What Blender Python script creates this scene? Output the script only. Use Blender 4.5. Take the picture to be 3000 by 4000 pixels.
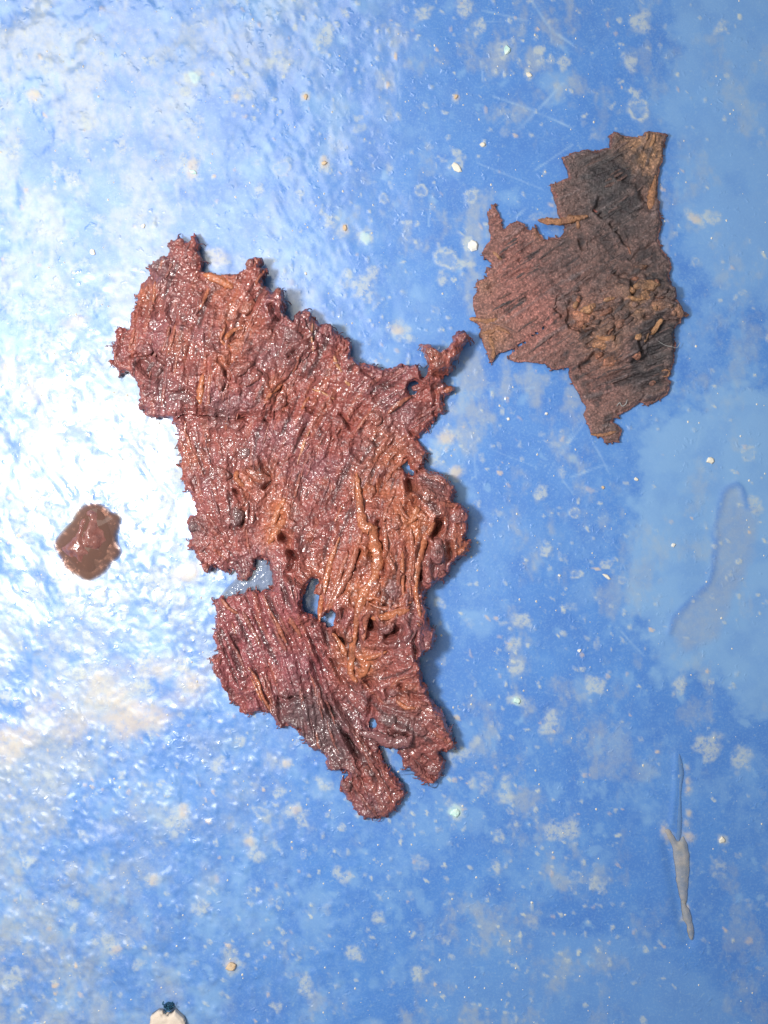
import bpy, math, random
import numpy as np

# ------------------------------------------------------------------ units
# plan coordinates: 3000 x 4000 "px" over the pictured patch, y down; 1 px = 0.05 mm
U = 5e-5
CAMH = 3700.0
def W(px, py, z=0.0):
    return ((px-1500.0)*U, (2000.0-py)*U, z*U)

# ------------------------------------------------------------------ camera, world, light, exposure
scene = bpy.context.scene
for o in list(bpy.data.objects): bpy.data.objects.remove(o)
cd = bpy.data.cameras.new('camera'); cam = bpy.data.objects.new('camera', cd)
scene.collection.objects.link(cam)
cam.location = W(1500, 2000, CAMH)
cd.sensor_fit = 'VERTICAL'; cd.sensor_height = 24.0
cd.lens = 24.0*CAMH/4000.0
cd.clip_start = 0.005; cd.clip_end = 10.0
scene.camera = cam
scene.render.resolution_x = 768; scene.render.resolution_y = 1024

wd = bpy.data.worlds.new('World'); scene.world = wd; wd.use_nodes = True
bg = wd.node_tree.nodes['Background']
bg.inputs[0].default_value = (0.80, 0.90, 1.0, 1); bg.inputs[1].default_value = 0.30

ld = bpy.data.lights.new('flash_lamp', 'AREA'); ld.shape = 'DISK'
ld.size = 680*U; ld.energy = 0.53; ld.color = (1.0, 0.97, 0.95)
lamp = bpy.data.objects.new('flash_lamp', ld); scene.collection.objects.link(lamp)
lamp.location = W(-620, 1800, CAMH)
lamp.rotation_euler = (0, math.radians(-22), 0)

wl = bpy.data.lights.new('window_lamp', 'AREA'); wl.shape = 'RECTANGLE'      # broad soft window light from the upper left
wl.size = 5900*U; wl.size_y = 9600*U; wl.energy = 1.35; wl.color = (1.0, .95, .86)
wlo = bpy.data.objects.new('window_lamp', wl); scene.collection.objects.link(wlo)
wlo.location = W(-2350, -1150, 9000)

vs = scene.view_settings
vs.view_transform = 'Standard'; vs.look = 'None'; vs.gamma = 1.0; vs.use_curve_mapping = False
vs.exposure = 0.0

# ------------------------------------------------------------------ noise helpers
def hsh(ix, iy, seed):
    h = (ix.astype(np.int64)*374761393 + iy.astype(np.int64)*668265263 + seed*1442695041) & 0xFFFFFFFF
    h = ((h ^ (h >> 13))*1274126177) & 0xFFFFFFFF
    h = ((h ^ (h >> 16))*2246822519) & 0xFFFFFFFF
    return ((h ^ (h >> 15)) & 0xFFFFFF)/float(0xFFFFFF)*2-1
def vn(X, Y, wl, seed):
    x = X/wl; y = Y/wl
    ix = np.floor(x); iy = np.floor(y); fx = x-ix; fy = y-iy
    fx = fx*fx*fx*(fx*(fx*6-15)+10); fy = fy*fy*fy*(fy*(fy*6-15)+10)
    a = hsh(ix, iy, seed); b = hsh(ix+1, iy, seed); c = hsh(ix, iy+1, seed); d = hsh(ix+1, iy+1, seed)
    return (a*(1-fx)+b*fx)*(1-fy)+(c*(1-fx)+d*fx)*fy
def fbm(X, Y, wl, seed, n=4, g=0.5):
    s = 0; a = 1; t = 0
    for k in range(n):
        s = s+a*vn(X+31.7*k, Y-17.3*k, wl, seed+k*7); t += a; a *= g; wl *= 0.5
    return s/t
def sm(a, b, x):
    t = np.clip((x-a)/(b-a), 0, 1); return t*t*(3-2*t)
def seg_dist(X, Y, pts, closed=False):
    d = np.full(X.shape, 1e18)
    n = len(pts)
    for i in range(n if closed else n-1):
        ax, ay = pts[i]; bx, by = pts[(i+1) % n]
        vx, vy = bx-ax, by-ay; L = vx*vx+vy*vy+1e-9
        t = np.clip(((X-ax)*vx+(Y-ay)*vy)/L, 0, 1)
        d = np.minimum(d, (X-ax-t*vx)**2+(Y-ay-t*vy)**2)
    return np.sqrt(d)
def sdf(X, Y, pts):
    d = seg_dist(X, Y, pts, True)
    ins = np.zeros(X.shape, bool); n = len(pts)
    for i in range(n):
        x1, y1 = pts[i]; x2, y2 = pts[(i+1) % n]
        if y1 == y2: continue
        c = ((y1 > Y) != (y2 > Y)) & (X < (x2-x1)*(Y-y1)/(y2-y1)+x1)
        ins ^= c
    return np.where(ins, -d, d)
# surveyed points: each list was measured in an enlarged window of the plan (origin, scale)
ZW = {'A': (400, 880, 900/1659), 'B': (1100, 1100, 800/1659), 'C': (650, 1700, 600/1659),
      'D': (1150, 1750, 750/1659), 'E': (780, 2250, 600/1659), 'F': (1200, 2450, 700/1659),
      'G': (1800, 480, 900/1659), 'H': (1800, 1080, 900/1659), 'I': (0, 1800, 800/1659),
      'J': (400, 3600, 600/1659), 'K': (2400, 2800, 600/1475), 'L': (1600, 0, 1100/1659),
      'M': (2200, 1700, 800/1659), 'Q': (0, 0, 3000/1659)}
def Z(k, pts):
    ox, oy, s = ZW[k]
    return [(ox+x*s, oy+y*s) for x, y in pts]
def z1(k, x, y):
    return Z(k, [(x, y)])[0]

# ------------------------------------------------------------------ materials
def new_mat(name):
    m = bpy.data.materials.new(name); m.use_nodes = True
    nt = m.node_tree; return m, nt, nt.nodes, nt.links, nt.nodes['Principled BSDF']
class NB:
    def __init__(s, nt): s.nt = nt; s.n = nt.nodes; s.l = nt.links
    def coord(s):
        tc = s.n.new('ShaderNodeTexCoord'); v = s.n.new('ShaderNodeVectorMath'); v.operation = 'SCALE'
        v.inputs['Scale'].default_value = 1/(U*1000); s.l.new(tc.outputs['Object'], v.inputs[0]); return v.outputs[0]
    def attr(s, name, out='Fac'):
        a = s.n.new('ShaderNodeAttribute'); a.attribute_name = name; return a.outputs[out]
    def noise(s, co, scale, detail=3, rough=.55):
        t = s.n.new('ShaderNodeTexNoise'); t.inputs['Scale'].default_value = scale
        t.inputs['Detail'].default_value = detail; t.inputs['Roughness'].default_value = rough
        s.l.new(co, t.inputs['Vector']); return t.outputs['Fac']
    def vor(s, co, scale, smooth=True):
        t = s.n.new('ShaderNodeTexVoronoi'); t.feature = 'F1'
        t.inputs['Scale'].default_value = scale; s.l.new(co, t.inputs['Vector']); return t.outputs['Distance']
    def math(s, op, a, b=None, c=None, clamp=False):
        m = s.n.new('ShaderNodeMath'); m.operation = op; m.use_clamp = clamp
        for i, v in enumerate((a, b, c)):
            if v is None: continue
            if isinstance(v, (int, float)): m.inputs[i].default_value = v
            else: s.l.new(v, m.inputs[i])
        return m.outputs[0]
    def mix(s, f, a, b, mode='MIX'):
        m = s.n.new('ShaderNodeMix'); m.data_type = 'RGBA'; m.blend_type = mode
        for i, v in ((0, f), (6, a), (7, b)):
            if isinstance(v, (int, float)): m.inputs[i].default_value = v
            elif isinstance(v, tuple): m.inputs[i].default_value = (*v, 1) if len(v) == 3 else v
            else: s.l.new(v, m.inputs[i])
        return m.outputs[2]
    def rng(s, v, a, b, c, d):
        m = s.n.new('ShaderNodeMapRange')
        for i, q in enumerate((a, b, c, d)): m.inputs[i+1].default_value = q
        s.l.new(v, m.inputs[0]); return m.outputs[0]
    def bump(s, h, strength, dist, normal=None):
        b = s.n.new('ShaderNodeBump'); b.inputs['Strength'].default_value = strength
        b.inputs['Distance'].default_value = dist; s.l.new(h, b.inputs['Height'])
        if normal: s.l.new(normal, b.inputs['Normal'])
        return b.outputs[0]

def mat_panel():
    m, nt, n, l, P = new_mat('blue_paint'); B = NB(nt); co = B.coord()
    film = B.attr('film'); cream = B.attr('cream'); tan = B.attr('tan'); scr = B.attr('scratch'); mint = B.attr('mint')
    n1 = B.noise(co, 34, 4, .65); n2 = B.noise(co, 6, 4, .6); n5 = B.noise(co, 130, 2, .6); n6 = B.noise(co, 48, 5, .7)
    base = B.mix(B.rng(n2, .3, .7, 0, 1), (.044, .176, .535), (.066, .228, .595))
    base = B.mix(B.rng(n5, .50, .62, 0, .22), base, (.20, .38, .64))
    base = B.mix(B.rng(n6, .60, .66, 0, .40), base, (.26, .40, .56))
    c = B.mix(film, base, (.20, .385, .65))  # dried film, with its reflection and the left glare painted as paler blue
    c = B.mix(B.math('MULTIPLY', B.attr('grime'), B.rng(n1, .3, .6, .55, 1.0)), c, (.40, .43, .41))
    c = B.mix(scr, c, (.31, .48, .68))
    c = B.mix(B.math('MULTIPLY', cream, B.rng(n6, .38, .55, .25, 1.0)), c, (.47, .51, .48))
    c = B.mix(B.math('MULTIPLY', tan, B.rng(n1, .3, .55, .4, 1.0)), c, (.56, .46, .36))
    c = B.mix(mint, c, (.48, .66, .62))
    l.new(c, P.inputs['Base Color'])
    st = B.math('MAXIMUM', B.math('MAXIMUM', cream, tan), B.math('MAXIMUM', mint, B.attr('matte')))
    r = B.math('ADD', B.math('MULTIPLY', st, .12), B.math('ADD', B.math('MULTIPLY', n1, .08), .41))
    l.new(r, P.inputs['Roughness'])
    l.new(B.math('SUBTRACT', .85, B.math('MULTIPLY', st, .55)), P.inputs['Specular IOR Level'])
    cw = B.math('SUBTRACT', 1.0, B.math('MULTIPLY', st, 1.05), clamp=True)
    l.new(cw, P.inputs['Coat Weight']); P.inputs['Coat Roughness'].default_value = .17; P.inputs['Coat IOR'].default_value = 1.68
    # fine grit pimples, orange peel
    wv = n.new('ShaderNodeTexNoise'); wv.inputs['Scale'].default_value = 30; wv.inputs['Detail'].default_value = 2; l.new(co, wv.inputs['Vector'])
    wa = n.new('ShaderNodeVectorMath'); wa.operation = 'MULTIPLY_ADD'; l.new(wv.outputs['Color'], wa.inputs[0]); wa.inputs[1].default_value = (.06, .06, .06); l.new(co, wa.inputs[2])
    v = B.vor(wa.outputs[0], 26); pim = B.math('MULTIPLY', B.rng(v, .0, .30, 1, 0), B.rng(B.noise(co, 7, 2), .46, .56, .0, 1))
    h = B.math('ADD', pim, B.math('MULTIPLY', n5, .16))
    nr = B.bump(h, 1.0, 1.25*U)
    l.new(nr, P.inputs['Normal']); l.new(nr, P.inputs['Coat Normal'])
    return m

def mat_bark(name, rough, coat, bump_d, gscale, spec=.5, spot=.4, hi=1.4):
    m, nt, n, l, P = new_mat(name); B = NB(nt); co = B.coord()
    col = B.attr('tint', 'Color')
    nz = B.noise(co, 38, 4, .65); n3 = B.noise(co, 9, 3, .6); n4 = B.noise(co, 120, 2, .5)
    c = B.mix(B.rng(nz, .42, .70, 0, spot), col, (.045, .022, .022), 'MIX')
    c = B.mix(B.rng(n4, .50, .68, 0, .55), c, B.mix(1.0, col, (hi, hi*.95, hi*.95), 'MULTIPLY'))
    l.new(c, P.inputs['Base Color'])
    l.new(B.rng(n3, .3, .7, rough-.06, rough+.12), P.inputs['Roughness'])
    P.inputs['Specular IOR Level'].default_value = spec
    l.new(B.rng(n3, .38, .58, coat, coat*.12), P.inputs['Coat Weight']); P.inputs['Coat Roughness'].default_value = .155
    P.inputs['Coat IOR'].default_value = 1.6
    if coat > 0:
        h = B.math('ADD', B.math('MULTIPLY', B.vor(co, gscale), -1.0), B.math('MULTIPLY', B.noise(co, gscale*1.15, 1, .5), 1.3))
    else:
        h = B.math('ADD', B.noise(co, gscale, 4, .7), B.math('MULTIPLY', B.noise(co, gscale*.4, 3, .6), 1.5))
    nr = B.bump(h, 1.0, bump_d*U)
    l.new(nr, P.inputs['Normal']); l.new(nr, P.inputs['Coat Normal'])
    return m

def mat_plain(name, ca, cb, rough, scale=40, bump_d=2, coat=0.0, spec=.5):
    m, nt, n, l, P = new_mat(name); B = NB(nt); co = B.coord()
    nz = B.noise(co, scale, 4, .6)
    l.new(B.mix(B.rng(nz, .3, .7, 0, 1), ca, cb), P.inputs['Base Color'])
    P.inputs['Roughness'].default_value = rough; P.inputs['Coat Weight'].default_value = coat
    P.inputs['Coat Roughness'].default_value = .12; P.inputs['Specular IOR Level'].default_value = spec
    l.new(B.bump(nz, .7, bump_d*U), P.inputs['Normal'])
    return m

def mat_liquid(name, tint, body, amount, rough=.05, bump_s=0.0, bump_sc=60):
    m, nt, n, l, P = new_mat(name); B = NB(nt); co = B.coord()
    tr = n.new('ShaderNodeBsdfTransparent'); tr.inputs[0].default_value = (*tint, 1)
    mx = n.new('ShaderNodeMixShader')
    lw = n.new('ShaderNodeFresnel'); lw.inputs['IOR'].default_value = 1.33
    P.inputs['Base Color'].default_value = (*body, 1); P.inputs['Roughness'].default_value = rough
    P.inputs['Specular IOR Level'].default_value = .6
    dp = B.attr('depth')
    l.new(B.mix(dp, (1, 1, 1), tint), tr.inputs[0])
    l.new(B.math('MULTIPLY', B.math('ADD', lw.outputs[0], amount, clamp=True), B.rng(dp, 0, 1, .25, 1)), mx.inputs[0])
    l.new(tr.outputs[0], mx.inputs[1]); l.new(P.outputs[0], mx.inputs[2])
    l.new(mx.outputs[0], n['Material Output'].inputs['Surface'])
    if bump_s:
        nr = B.bump(B.math('ADD', B.vor(co, bump_sc), B.noise(co, bump_sc*.8, 3)), 1.0, bump_s*U)
        l.new(nr, P.inputs['Normal'])
    return m

M_PANEL = mat_panel()
M_WET = mat_bark('wet_bark', .38, 1.0, 4.8, 72, .6, .5, 1.6)
M_FIB = mat_bark('wet_fibre', .34, 1.0, 3.6, 70, .5, .35, 1.4)
M_DRY = mat_bark('dry_bark', .46, 0.0, 9, 110, .7, .6, 2.6)
M_DRYF = mat_bark('dry_fibre', .46, 0.0, 10, 115, .6, .5, 1.8)

# ------------------------------------------------------------------ mesh helpers
def link(o): scene.collection.objects.link(o); return o
def mesh_obj(name, V, F, mat, parent=None, smooth=True, tint=None, loc=None):
    me = bpy.data.meshes.new(name)
    V = np.asarray(V, float)
    F = np.asarray(F, np.int32)
    k = F.shape[1]
    me.vertices.add(len(V)); me.vertices.foreach_set('co', V.ravel())
    me.loops.add(F.size); me.loops.foreach_set('vertex_index', F.ravel())
    me.polygons.add(len(F))
    me.polygons.foreach_set('loop_start', np.arange(0, F.size, k, dtype=np.int32))
    me.polygons.foreach_set('loop_total', np.full(len(F), k, np.int32))
    if smooth: me.polygons.foreach_set('use_smooth', np.ones(len(F), bool))
    me.update(calc_edges=True); me.validate()
    if tint is not None:
        at = me.attributes.new('tint', 'FLOAT_COLOR', 'POINT')
        T = np.asarray(tint, np.float32)
        if T.ndim == 1: T = np.tile(T, (len(V), 1))
        if T.shape[1] == 3: T = np.hstack([T, np.ones((len(T), 1), np.float32)])
        at.data.foreach_set('color', T.astype(np.float32).ravel())
    me.materials.append(mat)
    o = link(bpy.data.objects.new(name, me))
    if parent is not None: o.parent = parent
    return o
def tag(o, label=None, cat=None, group=None, kind=None):
    if label: o['label'] = label
    if cat: o['category'] = cat
    if group: o['group'] = group
    if kind: o['kind'] = kind
    return o
def empty(name, label, cat):
    o = link(bpy.data.objects.new(name, None)); o.empty_display_size = .01
    return tag(o, label, cat)

def sheet(name, X, Y, S, H, thick, mat, parent=None, tint=None, floor=0.6, step=5.0):
    """ragged slab: plan outline is S<0, top surface H, thickness thick, on grid X,Y"""
    gy, gx = np.gradient(S, step); gl = np.sqrt(gx*gx+gy*gy)+1e-6
    ins = S < 0
    C = ins[:-1, :-1] | ins[1:, :-1] | ins[1:, 1:] | ins[:-1, 1:]
    if not C.any(): return None
    sh = np.where(ins, 0, np.clip(S, 0, step*1.3))
    PX = X-sh*gx/gl; PY = Y-sh*gy/gl
    used = np.zeros(S.shape, bool)
    used[:-1, :-1] |= C; used[1:, :-1] |= C; used[1:, 1:] |= C; used[:-1, 1:] |= C
    idx = np.full(S.shape, -1, np.int64); idx[used] = np.arange(used.sum()); N = used.sum()
    zt = np.maximum(H, floor+1.0)
    th = thick if np.isscalar(thick) else thick[used]
    top = np.column_stack([(PX[used]-1500)*U, (2000-PY[used])*U, zt[used]*U])
    bot = top.copy(); bot[:, 2] = np.maximum(zt[used]-th, floor)*U
    r, c = np.nonzero(C)
    a = idx[r, c]; b = idx[r+1, c]; d = idx[r+1, c+1]; e = idx[r, c+1]
    F = [np.column_stack([a, b, d, e]), np.column_stack([e, d, b, a])+N]
    Cp = np.pad(C, 1)
    for (p, q, dr, dc) in ((a, b, 0, -1), (b, d, 1, 0), (d, e, 0, 1), (e, a, -1, 0)):
        k = ~Cp[r+1+dr, c+1+dc]
        F.append(np.column_stack([q[k], p[k], p[k]+N, q[k]+N]))
    V = np.vstack([top, bot]); F = np.vstack(F)
    T = None
    if tint is not None:
        t = tint[used] if tint.ndim == 3 else np.tile(tint, (N, 1)); T = np.vstack([t, t*.8])
    return mesh_obj(name, V, F, mat, parent, True, T)

def catmull(pts, n):
    P = np.array([pts[0]]+list(pts)+[pts[-1]], float); out = []
    for i in range(1, len(P)-2):
        p0, p1, p2, p3 = P[i-1:i+3]
        for t in np.linspace(0, 1, n, endpoint=False):
            out.append(.5*((2*p1)+(-p0+p2)*t+(2*p0-5*p1+4*p2-p3)*t*t+(-p0+3*p1-3*p2+p3)*t**3))
    out.append(P[-2]); return np.array(out)
def strand_geo(pts, zs, r, flat=.6, sides=7, seed=0, taper=.25, rag=.25):
    """tube along plan polyline pts (px) with centre heights zs; r px half width"""
    P = np.asarray(pts, float); n = len(P); rs = np.random.RandomState(seed)
    T = np.gradient(P, axis=0); T /= np.linalg.norm(T, axis=1)[:, None]+1e-9
    Nn = np.column_stack([-T[:, 1], T[:, 0]])
    t = np.linspace(0, 1, n)
    prof = r*(taper+(1-taper)*np.minimum(1, 4*np.minimum(t, 1-t))**.7)
    prof = prof*(1+rag*np.interp(np.linspace(0, n/3., n), np.arange(n), rs.uniform(-1, 1, n)))
    V = []
    for k in range(sides):
        a = 2*math.pi*k/sides; w = 1+rag*.7*rs.uniform(-1, 1, n)
        off = prof*math.cos(a)*w; zz = np.asarray(zs)+prof*flat*math.sin(a)*w
        q = P+Nn*off[:, None]
        V.append(np.column_stack([(q[:, 0]-1500)*U, (2000-q[:, 1])*U, np.maximum(zz, .5)*U]))
    V = np.stack(V, 1).reshape(-1, 3); F = []
    for i in range(n-1):
        for k in range(sides):
            F.append((i*sides+k, i*sides+(k+1) % sides, (i+1)*sides+(k+1) % sides, (i+1)*sides+k))
    c0 = len(V); V = np.vstack([V, V[:sides].mean(0), V[-sides:].mean(0)])
    for k in range(sides):
        F.append((c0, (k+1) % sides, k, k)); F.append((c0+1, (n-1)*sides+k, (n-1)*sides+(k+1) % sides, (n-1)*sides+(k+1) % sides))
    F = [f for f in F]
    return V, F
def fix_faces(F):   # quads with a doubled index become triangles: keep two arrays apart
    q = [f for f in F if len(set(f)) == 4]; t = [tuple(dict.fromkeys(f)) for f in F if len(set(f)) == 3]
    return q, t
def poly_obj(name, V, F, mat, parent=None, tint=None, smooth=True):
    q, t = fix_faces(F)
    me = bpy.data.meshes.new(name); me.from_pydata([tuple(v) for v in V], [], q+t); me.validate()
    if smooth: me.polygons.foreach_set('use_smooth', np.ones(len(me.polygons), bool))
    if tint is not None:
        at = me.attributes.new('tint', 'FLOAT_COLOR', 'POINT')
        T = np.tile(np.array([*tint, 1.0], np.float32), (len(V), 1)) if np.ndim(tint[0]) == 0 else np.hstack([tint, np.ones((len(V), 1))]).astype(np.float32)
        at.data.foreach_set('color', T.ravel())
    me.materials.append(mat); o = link(bpy.data.objects.new(name, me))
    if parent is not None: o.parent = parent
    return o

def sample(A, X0, Y0, step, x, y):
    j = np.clip((np.asarray(x)-X0)/step, 0, A.shape[1]-1.001); i = np.clip((np.asarray(y)-Y0)/step, 0, A.shape[0]-1.001)
    i0 = i.astype(int); j0 = j.astype(int); fi = i-i0; fj = j-j0
    return (A[i0, j0]*(1-fi)*(1-fj)+A[i0+1, j0]*fi*(1-fj)+A[i0, j0+1]*(1-fi)*fj+A[i0+1, j0+1]*fi*fj)

def grid(x0, x1, y0, y1, step):
    xs = np.arange(x0, x1+step, step, dtype=float); ys = np.arange(y0, y1+step, step, dtype=float)
    return np.meshgrid(xs, ys)
def orient(X, Y, anchors, soft=120.):
    """grain direction field, anchors (x,y,angle deg with y down)"""
    c = 0; s = 0
    for (ax, ay, d) in anchors:
        w = 1/((X-ax)**2+(Y-ay)**2+soft**2)**1.5; a = 2*math.radians(d)
        c = c+w*math.cos(a); s = s+w*math.sin(a)
    return np.arctan2(s, c)/2
def lic(X0, Y0, step, X, Y, TH, noise, L=14):
    dx = np.cos(TH); dy = np.sin(TH); acc = noise.copy(); n = 1
    for sg in (1, -1):
        px = X.copy(); py = Y.copy(); pdx = dx*sg; pdy = dy*sg
        for k in range(L):
            px = px+pdx*step; py = py+pdy*step
            acc = acc+sample(noise, X0, Y0, step, px, py); n += 1
            ndx = sample(dx, X0, Y0, step, px, py); ndy = sample(dy, X0, Y0, step, px, py)
            f = np.sign(ndx*pdx+ndy*pdy); f[f == 0] = 1
            q = np.sqrt(ndx**2+ndy**2)+1e-6; pdx = ndx*f/q; pdy = ndy*f/q
    acc = acc/n
    return (acc-acc.mean())/(acc.std()+1e-9)
def gauss(X, Y, pts):
    s = np.zeros(X.shape)
    for (x, y, r, a) in pts: s = s+a*np.exp(-((X-x)**2+(Y-y)**2)/(r*r))
    return s

# ================================================================== PAINTED SURFACE
def build_panel():
    fx = np.arange(-60, 3061, 6.0); fy = np.arange(-60, 4061, 6.0)
    g = np.cumsum(6*1.09**np.arange(1, 52))
    xs = np.concatenate([(-60-g)[::-1], fx, fx[-1]+g]); ys = np.concatenate([(-60-g)[::-1], fy, fy[-1]+g])
    X, Y = np.meshgrid(xs, ys)
    ny, nx = X.shape
    film = np.zeros(X.shape); cream = np.zeros(X.shape); tan = np.zeros(X.shape); scr = np.zeros(X.shape); mint = np.zeros(X.shape)
    H = np.zeros(X.shape)
    def win(x, y, r):
        return slice(max(0, np.searchsorted(xs, x-r)), np.searchsorted(xs, x+r)+1), slice(max(0, np.searchsorted(ys, y-r)), np.searchsorted(ys, y+r)+1)
    def blob(A, x, y, r, seed, amt=1.0, asp=1.0, ang=0.0, ring=0.0, soft=.35, wob=.45, hh=0.0):
        sx, sy = win(x, y, r*2.4); xx = X[sy, sx]-x; yy = Y[sy, sx]-y
        if xx.size == 0: return
        ca, sa = math.cos(ang), math.sin(ang); u = (xx*ca+yy*sa)/asp; v = (-xx*sa+yy*ca)*asp
        d = np.sqrt(u*u+v*v)/r+wob*fbm(xx, yy, r*1.1, seed, 3)
        m = sm(1+soft*.5, 1-soft, d)
        if ring: m = m*(1-ring*sm(.85, .45, d))
        A[sy, sx] = np.maximum(A[sy, sx], m*amt)
        if hh: H[sy, sx] += hh*m
    # ---- dried film on the right, top and lower edge, its pale reflection painted as colour
    def region(pts, amt, wob, soft, seed):
        s = sdf(X, Y, pts)+wob*fbm(X, Y, 150, seed, 5, .62)+55*fbm(X*.6+Y*.5, Y*.8-X*.3, 46, seed+5, 4, .7)
        return amt*sm(soft*1.6, -soft*1.6, s)
    R1 = Z('Q', [(1425, -60), (1450, 90), (1415, 190), (1450, 300), (1440, 420), (1490, 560), (1560, 640), (1700, 700), (2200, 500), (2200, -300), (1430, -300)])
    R2 = Z('Q', [(1380, 970), (1440, 900), (1560, 840), (1720, 800), (2300, 800), (2300, 1660), (1640, 1560), (1540, 1470), (1430, 1450), (1385, 1380), (1345, 1290), (1345, 1150), (1370, 1040)])
    R3 = Z('Q', [(1000, 2030), (1120, 1990), (1300, 2010), (1480, 2080), (1600, 2140), (1660, 2300), (1200, 2300), (900, 2200)])
    for i, (R, a) in enumerate(((R1, .62), (R2, .85), (R3, .30))):
        film = np.maximum(film, region(R, a, 70, 26, 100+i*10))
    # greyer tongue of clear film behind the raised rim
    rim = Z('M', [(1560, 610), (1500, 590), (1450, 430), (1410, 395), (1350, 420), (1305, 465), (1285, 560), (1260, 650), (1235, 760), (1245, 880), (1225, 1080), (1190, 1200), (1100, 1290), (1000, 1380), (900, 1490), (860, 1600)])
    tong = rim+Z('M', [(1000, 1750), (1250, 1650), (1400, 1300), (1560, 950), (1600, 700)])
    tg = sm(20, -25, sdf(X, Y, tong)+14*fbm(X, Y, 90, 5, 3))
    film = film*(1-.42*tg)
    rd = seg_dist(X, Y, rim)
    H += 3.5*np.exp(-(rd/15)**2)*(.5+.5*vn(X, Y, 60, 8))
    film *= 1-.85*np.exp(-((rd-4)/(9+5*vn(X, Y, 70, 9)))**2)
    film *= .70+.30*sm(-.5, .3, fbm(X, Y, 90, 77, 4))
    # cloudy haze of dried water everywhere, thicker at left to paint in the glare
    haze = sm(-.05, .60, fbm(X, Y, 210, 11, 6, .66)+.3*fbm(X, Y, 34, 12, 4, .6))
    film = np.maximum(film, (.40+.3*sm(1900, 500, X))*haze)
    haze2 = sm(.0, .55, fbm(X*1.0, Y*.7, 60, 19, 5, .65))*sm(-.2, .4, fbm(X, Y, 500, 23, 2))
    film = np.maximum(film, .50*haze2)
    film *= 1-.85*np.exp(-((X-2080)/380)**4-((Y-900)/1300)**4)*sm(2650, 2300, X)
    # ---- surveyed stains (Q window), radius in Q units
    ST = [(705, 75, 24, 'c'), (745, 25, 13, 'c'), (915, 30, 22, 'c'), (1040, 60, 13, 'c'), (1005, 12, 18, 'c'), (1215, 133, 16, 'c'), (1190, 130, 10, 'c'), (1165, 133, 9, 'c'),
          (1365, 132, 22, 'c'), (1385, 45, 24, 'c'), (1380, 235, 26, 'r'), (1375, 205, 12, 'c'), (1020, 425, 16, 'r'), (913, 412, 14, 'r'), (970, 560, 24, 'r'), (1005, 570, 18, 'c'), (955, 600, 15, 'c'),
          (880, 480, 9, 'c'), (790, 515, 16, 'm'), (750, 610, 22, 'c'), (800, 595, 16, 'c'), (860, 712, 17, 't'), (880, 730, 14, 'c'), (965, 945, 20, 't'), (985, 1020, 18, 't'), (940, 990, 25, 'c'),
          (600, 132, 20, 'c'), (510, 208, 13, 't'), (535, 198, 13, 'c'), (420, 165, 18, 'm'), (400, 195, 15, 'c'), (415, 365, 22, 't'), (395, 355, 18, 'c'), (325, 130, 13, 'c'), (262, 318, 22, 'c'),
          (95, 150, 20, 'c'), (72, 205, 16, 't'), (185, 262, 20, 'c'), (160, 395, 18, 'c'), (130, 365, 15, 'c'), (25, 330, 20, 'c'), (130, 632, 36, 'c'), (60, 690, 25, 'c'), (20, 660, 20, 'c'),
          (95, 725, 22, 'c'), (170, 690, 20, 't'), (15, 800, 24, 't'), (72, 840, 22, 'c'), (90, 900, 26, 'c'), (165, 770, 16, 'c'), (30, 560, 22, 'c'), (110, 505, 20, 'c'), (215, 470, 14, 'c'),
          (245, 1505, 34, 't'), (300, 1548, 28, 't'), (215, 1465, 22, 't'), (310, 1440, 24, 'c'), (415, 1475, 26, 't'), (345, 1450, 18, 't'), (395, 1752, 17, 't'), (385, 1780, 26, 'c'), (540, 1818, 15, 't'),
          (550, 1850, 18, 'c'), (500, 2085, 16, 't'), (495, 2060, 22, 'c'), (660, 2130, 24, 'c'), (640, 1750, 16, 't'), (650, 1770, 22, 'c'), (250, 2050, 14, 't'), (235, 2030, 20, 'c'), (150, 1950, 18, 'c'),
          (1000, 1630, 34, 'c'), (1205, 1795, 34, 'c'), (1080, 1810, 15, 'c'), (1092, 1702, 24, 'c'), (1038, 1695, 24, 'c'), (985, 1752, 22, 'm'), (1072, 1872, 13, 'c'), (1117, 1514, 15, 'm'), (1110, 1392, 20, 'c'),
          (1130, 1340, 22, 'c'), (1120, 1440, 18, 'c'), (1215, 1022, 12, 'c'), (1312, 1222, 14, 'c'), (1242, 1107, 12, 'r'), (1180, 1190, 14, 'c'), (1245, 1240, 12, 'r'), (1170, 1060, 14, 'c'),
          (990, 355, 16, 'c'), (985, 330, 12, 'c'), (1010, 520, 18, 'c'), (1092, 104, 22, 'c'), (1143, 163, 12, 'c'), (700, 350, 14, 't'), (660, 208, 12, 't'), (745, 494, 14, 't'), (985, 208, 10, 't'),
          (860, 250, 12, 'c'), (830, 430, 12, 'r'), (785, 620, 20, 'c'), (560, 410, 14, 'c'), (300, 490, 10, 'c'), (470, 560, 26, 'c'), (505, 1225, 18, 'c'), (400, 1240, 30, 't'), (20, 1600, 25, 't'),
          (520, 1600, 16, 'c'), (620, 1650, 14, 't'), (700, 1700, 18, 'c'), (470, 1650, 20, 'c'), (110, 1690, 18, 'c'), (740, 1890, 18, 'c'), (820, 1980, 16, 'c'), (900, 2100, 18, 'c'), (330, 1900, 16, 't'),
          (180, 1800, 18, 'c'), (60, 1860, 16, 'c'), (30, 2120, 24, 'c'), (430, 1960, 18, 'c'), (760, 2060, 18, 'c'), (1290, 1910, 18, 'c'), (1560, 1815, 10, 't'), (1530, 1610, 30, 'c'), (1600, 1640, 24, 'c'),
          (1470, 1480, 20, 'c'), (1290, 1480, 26, 'c'), (1190, 1560, 22, 'c'), (1540, 470, 16, 'c'), (1500, 470, 14, 't'), (1560, 60, 16, 'c')]
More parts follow.
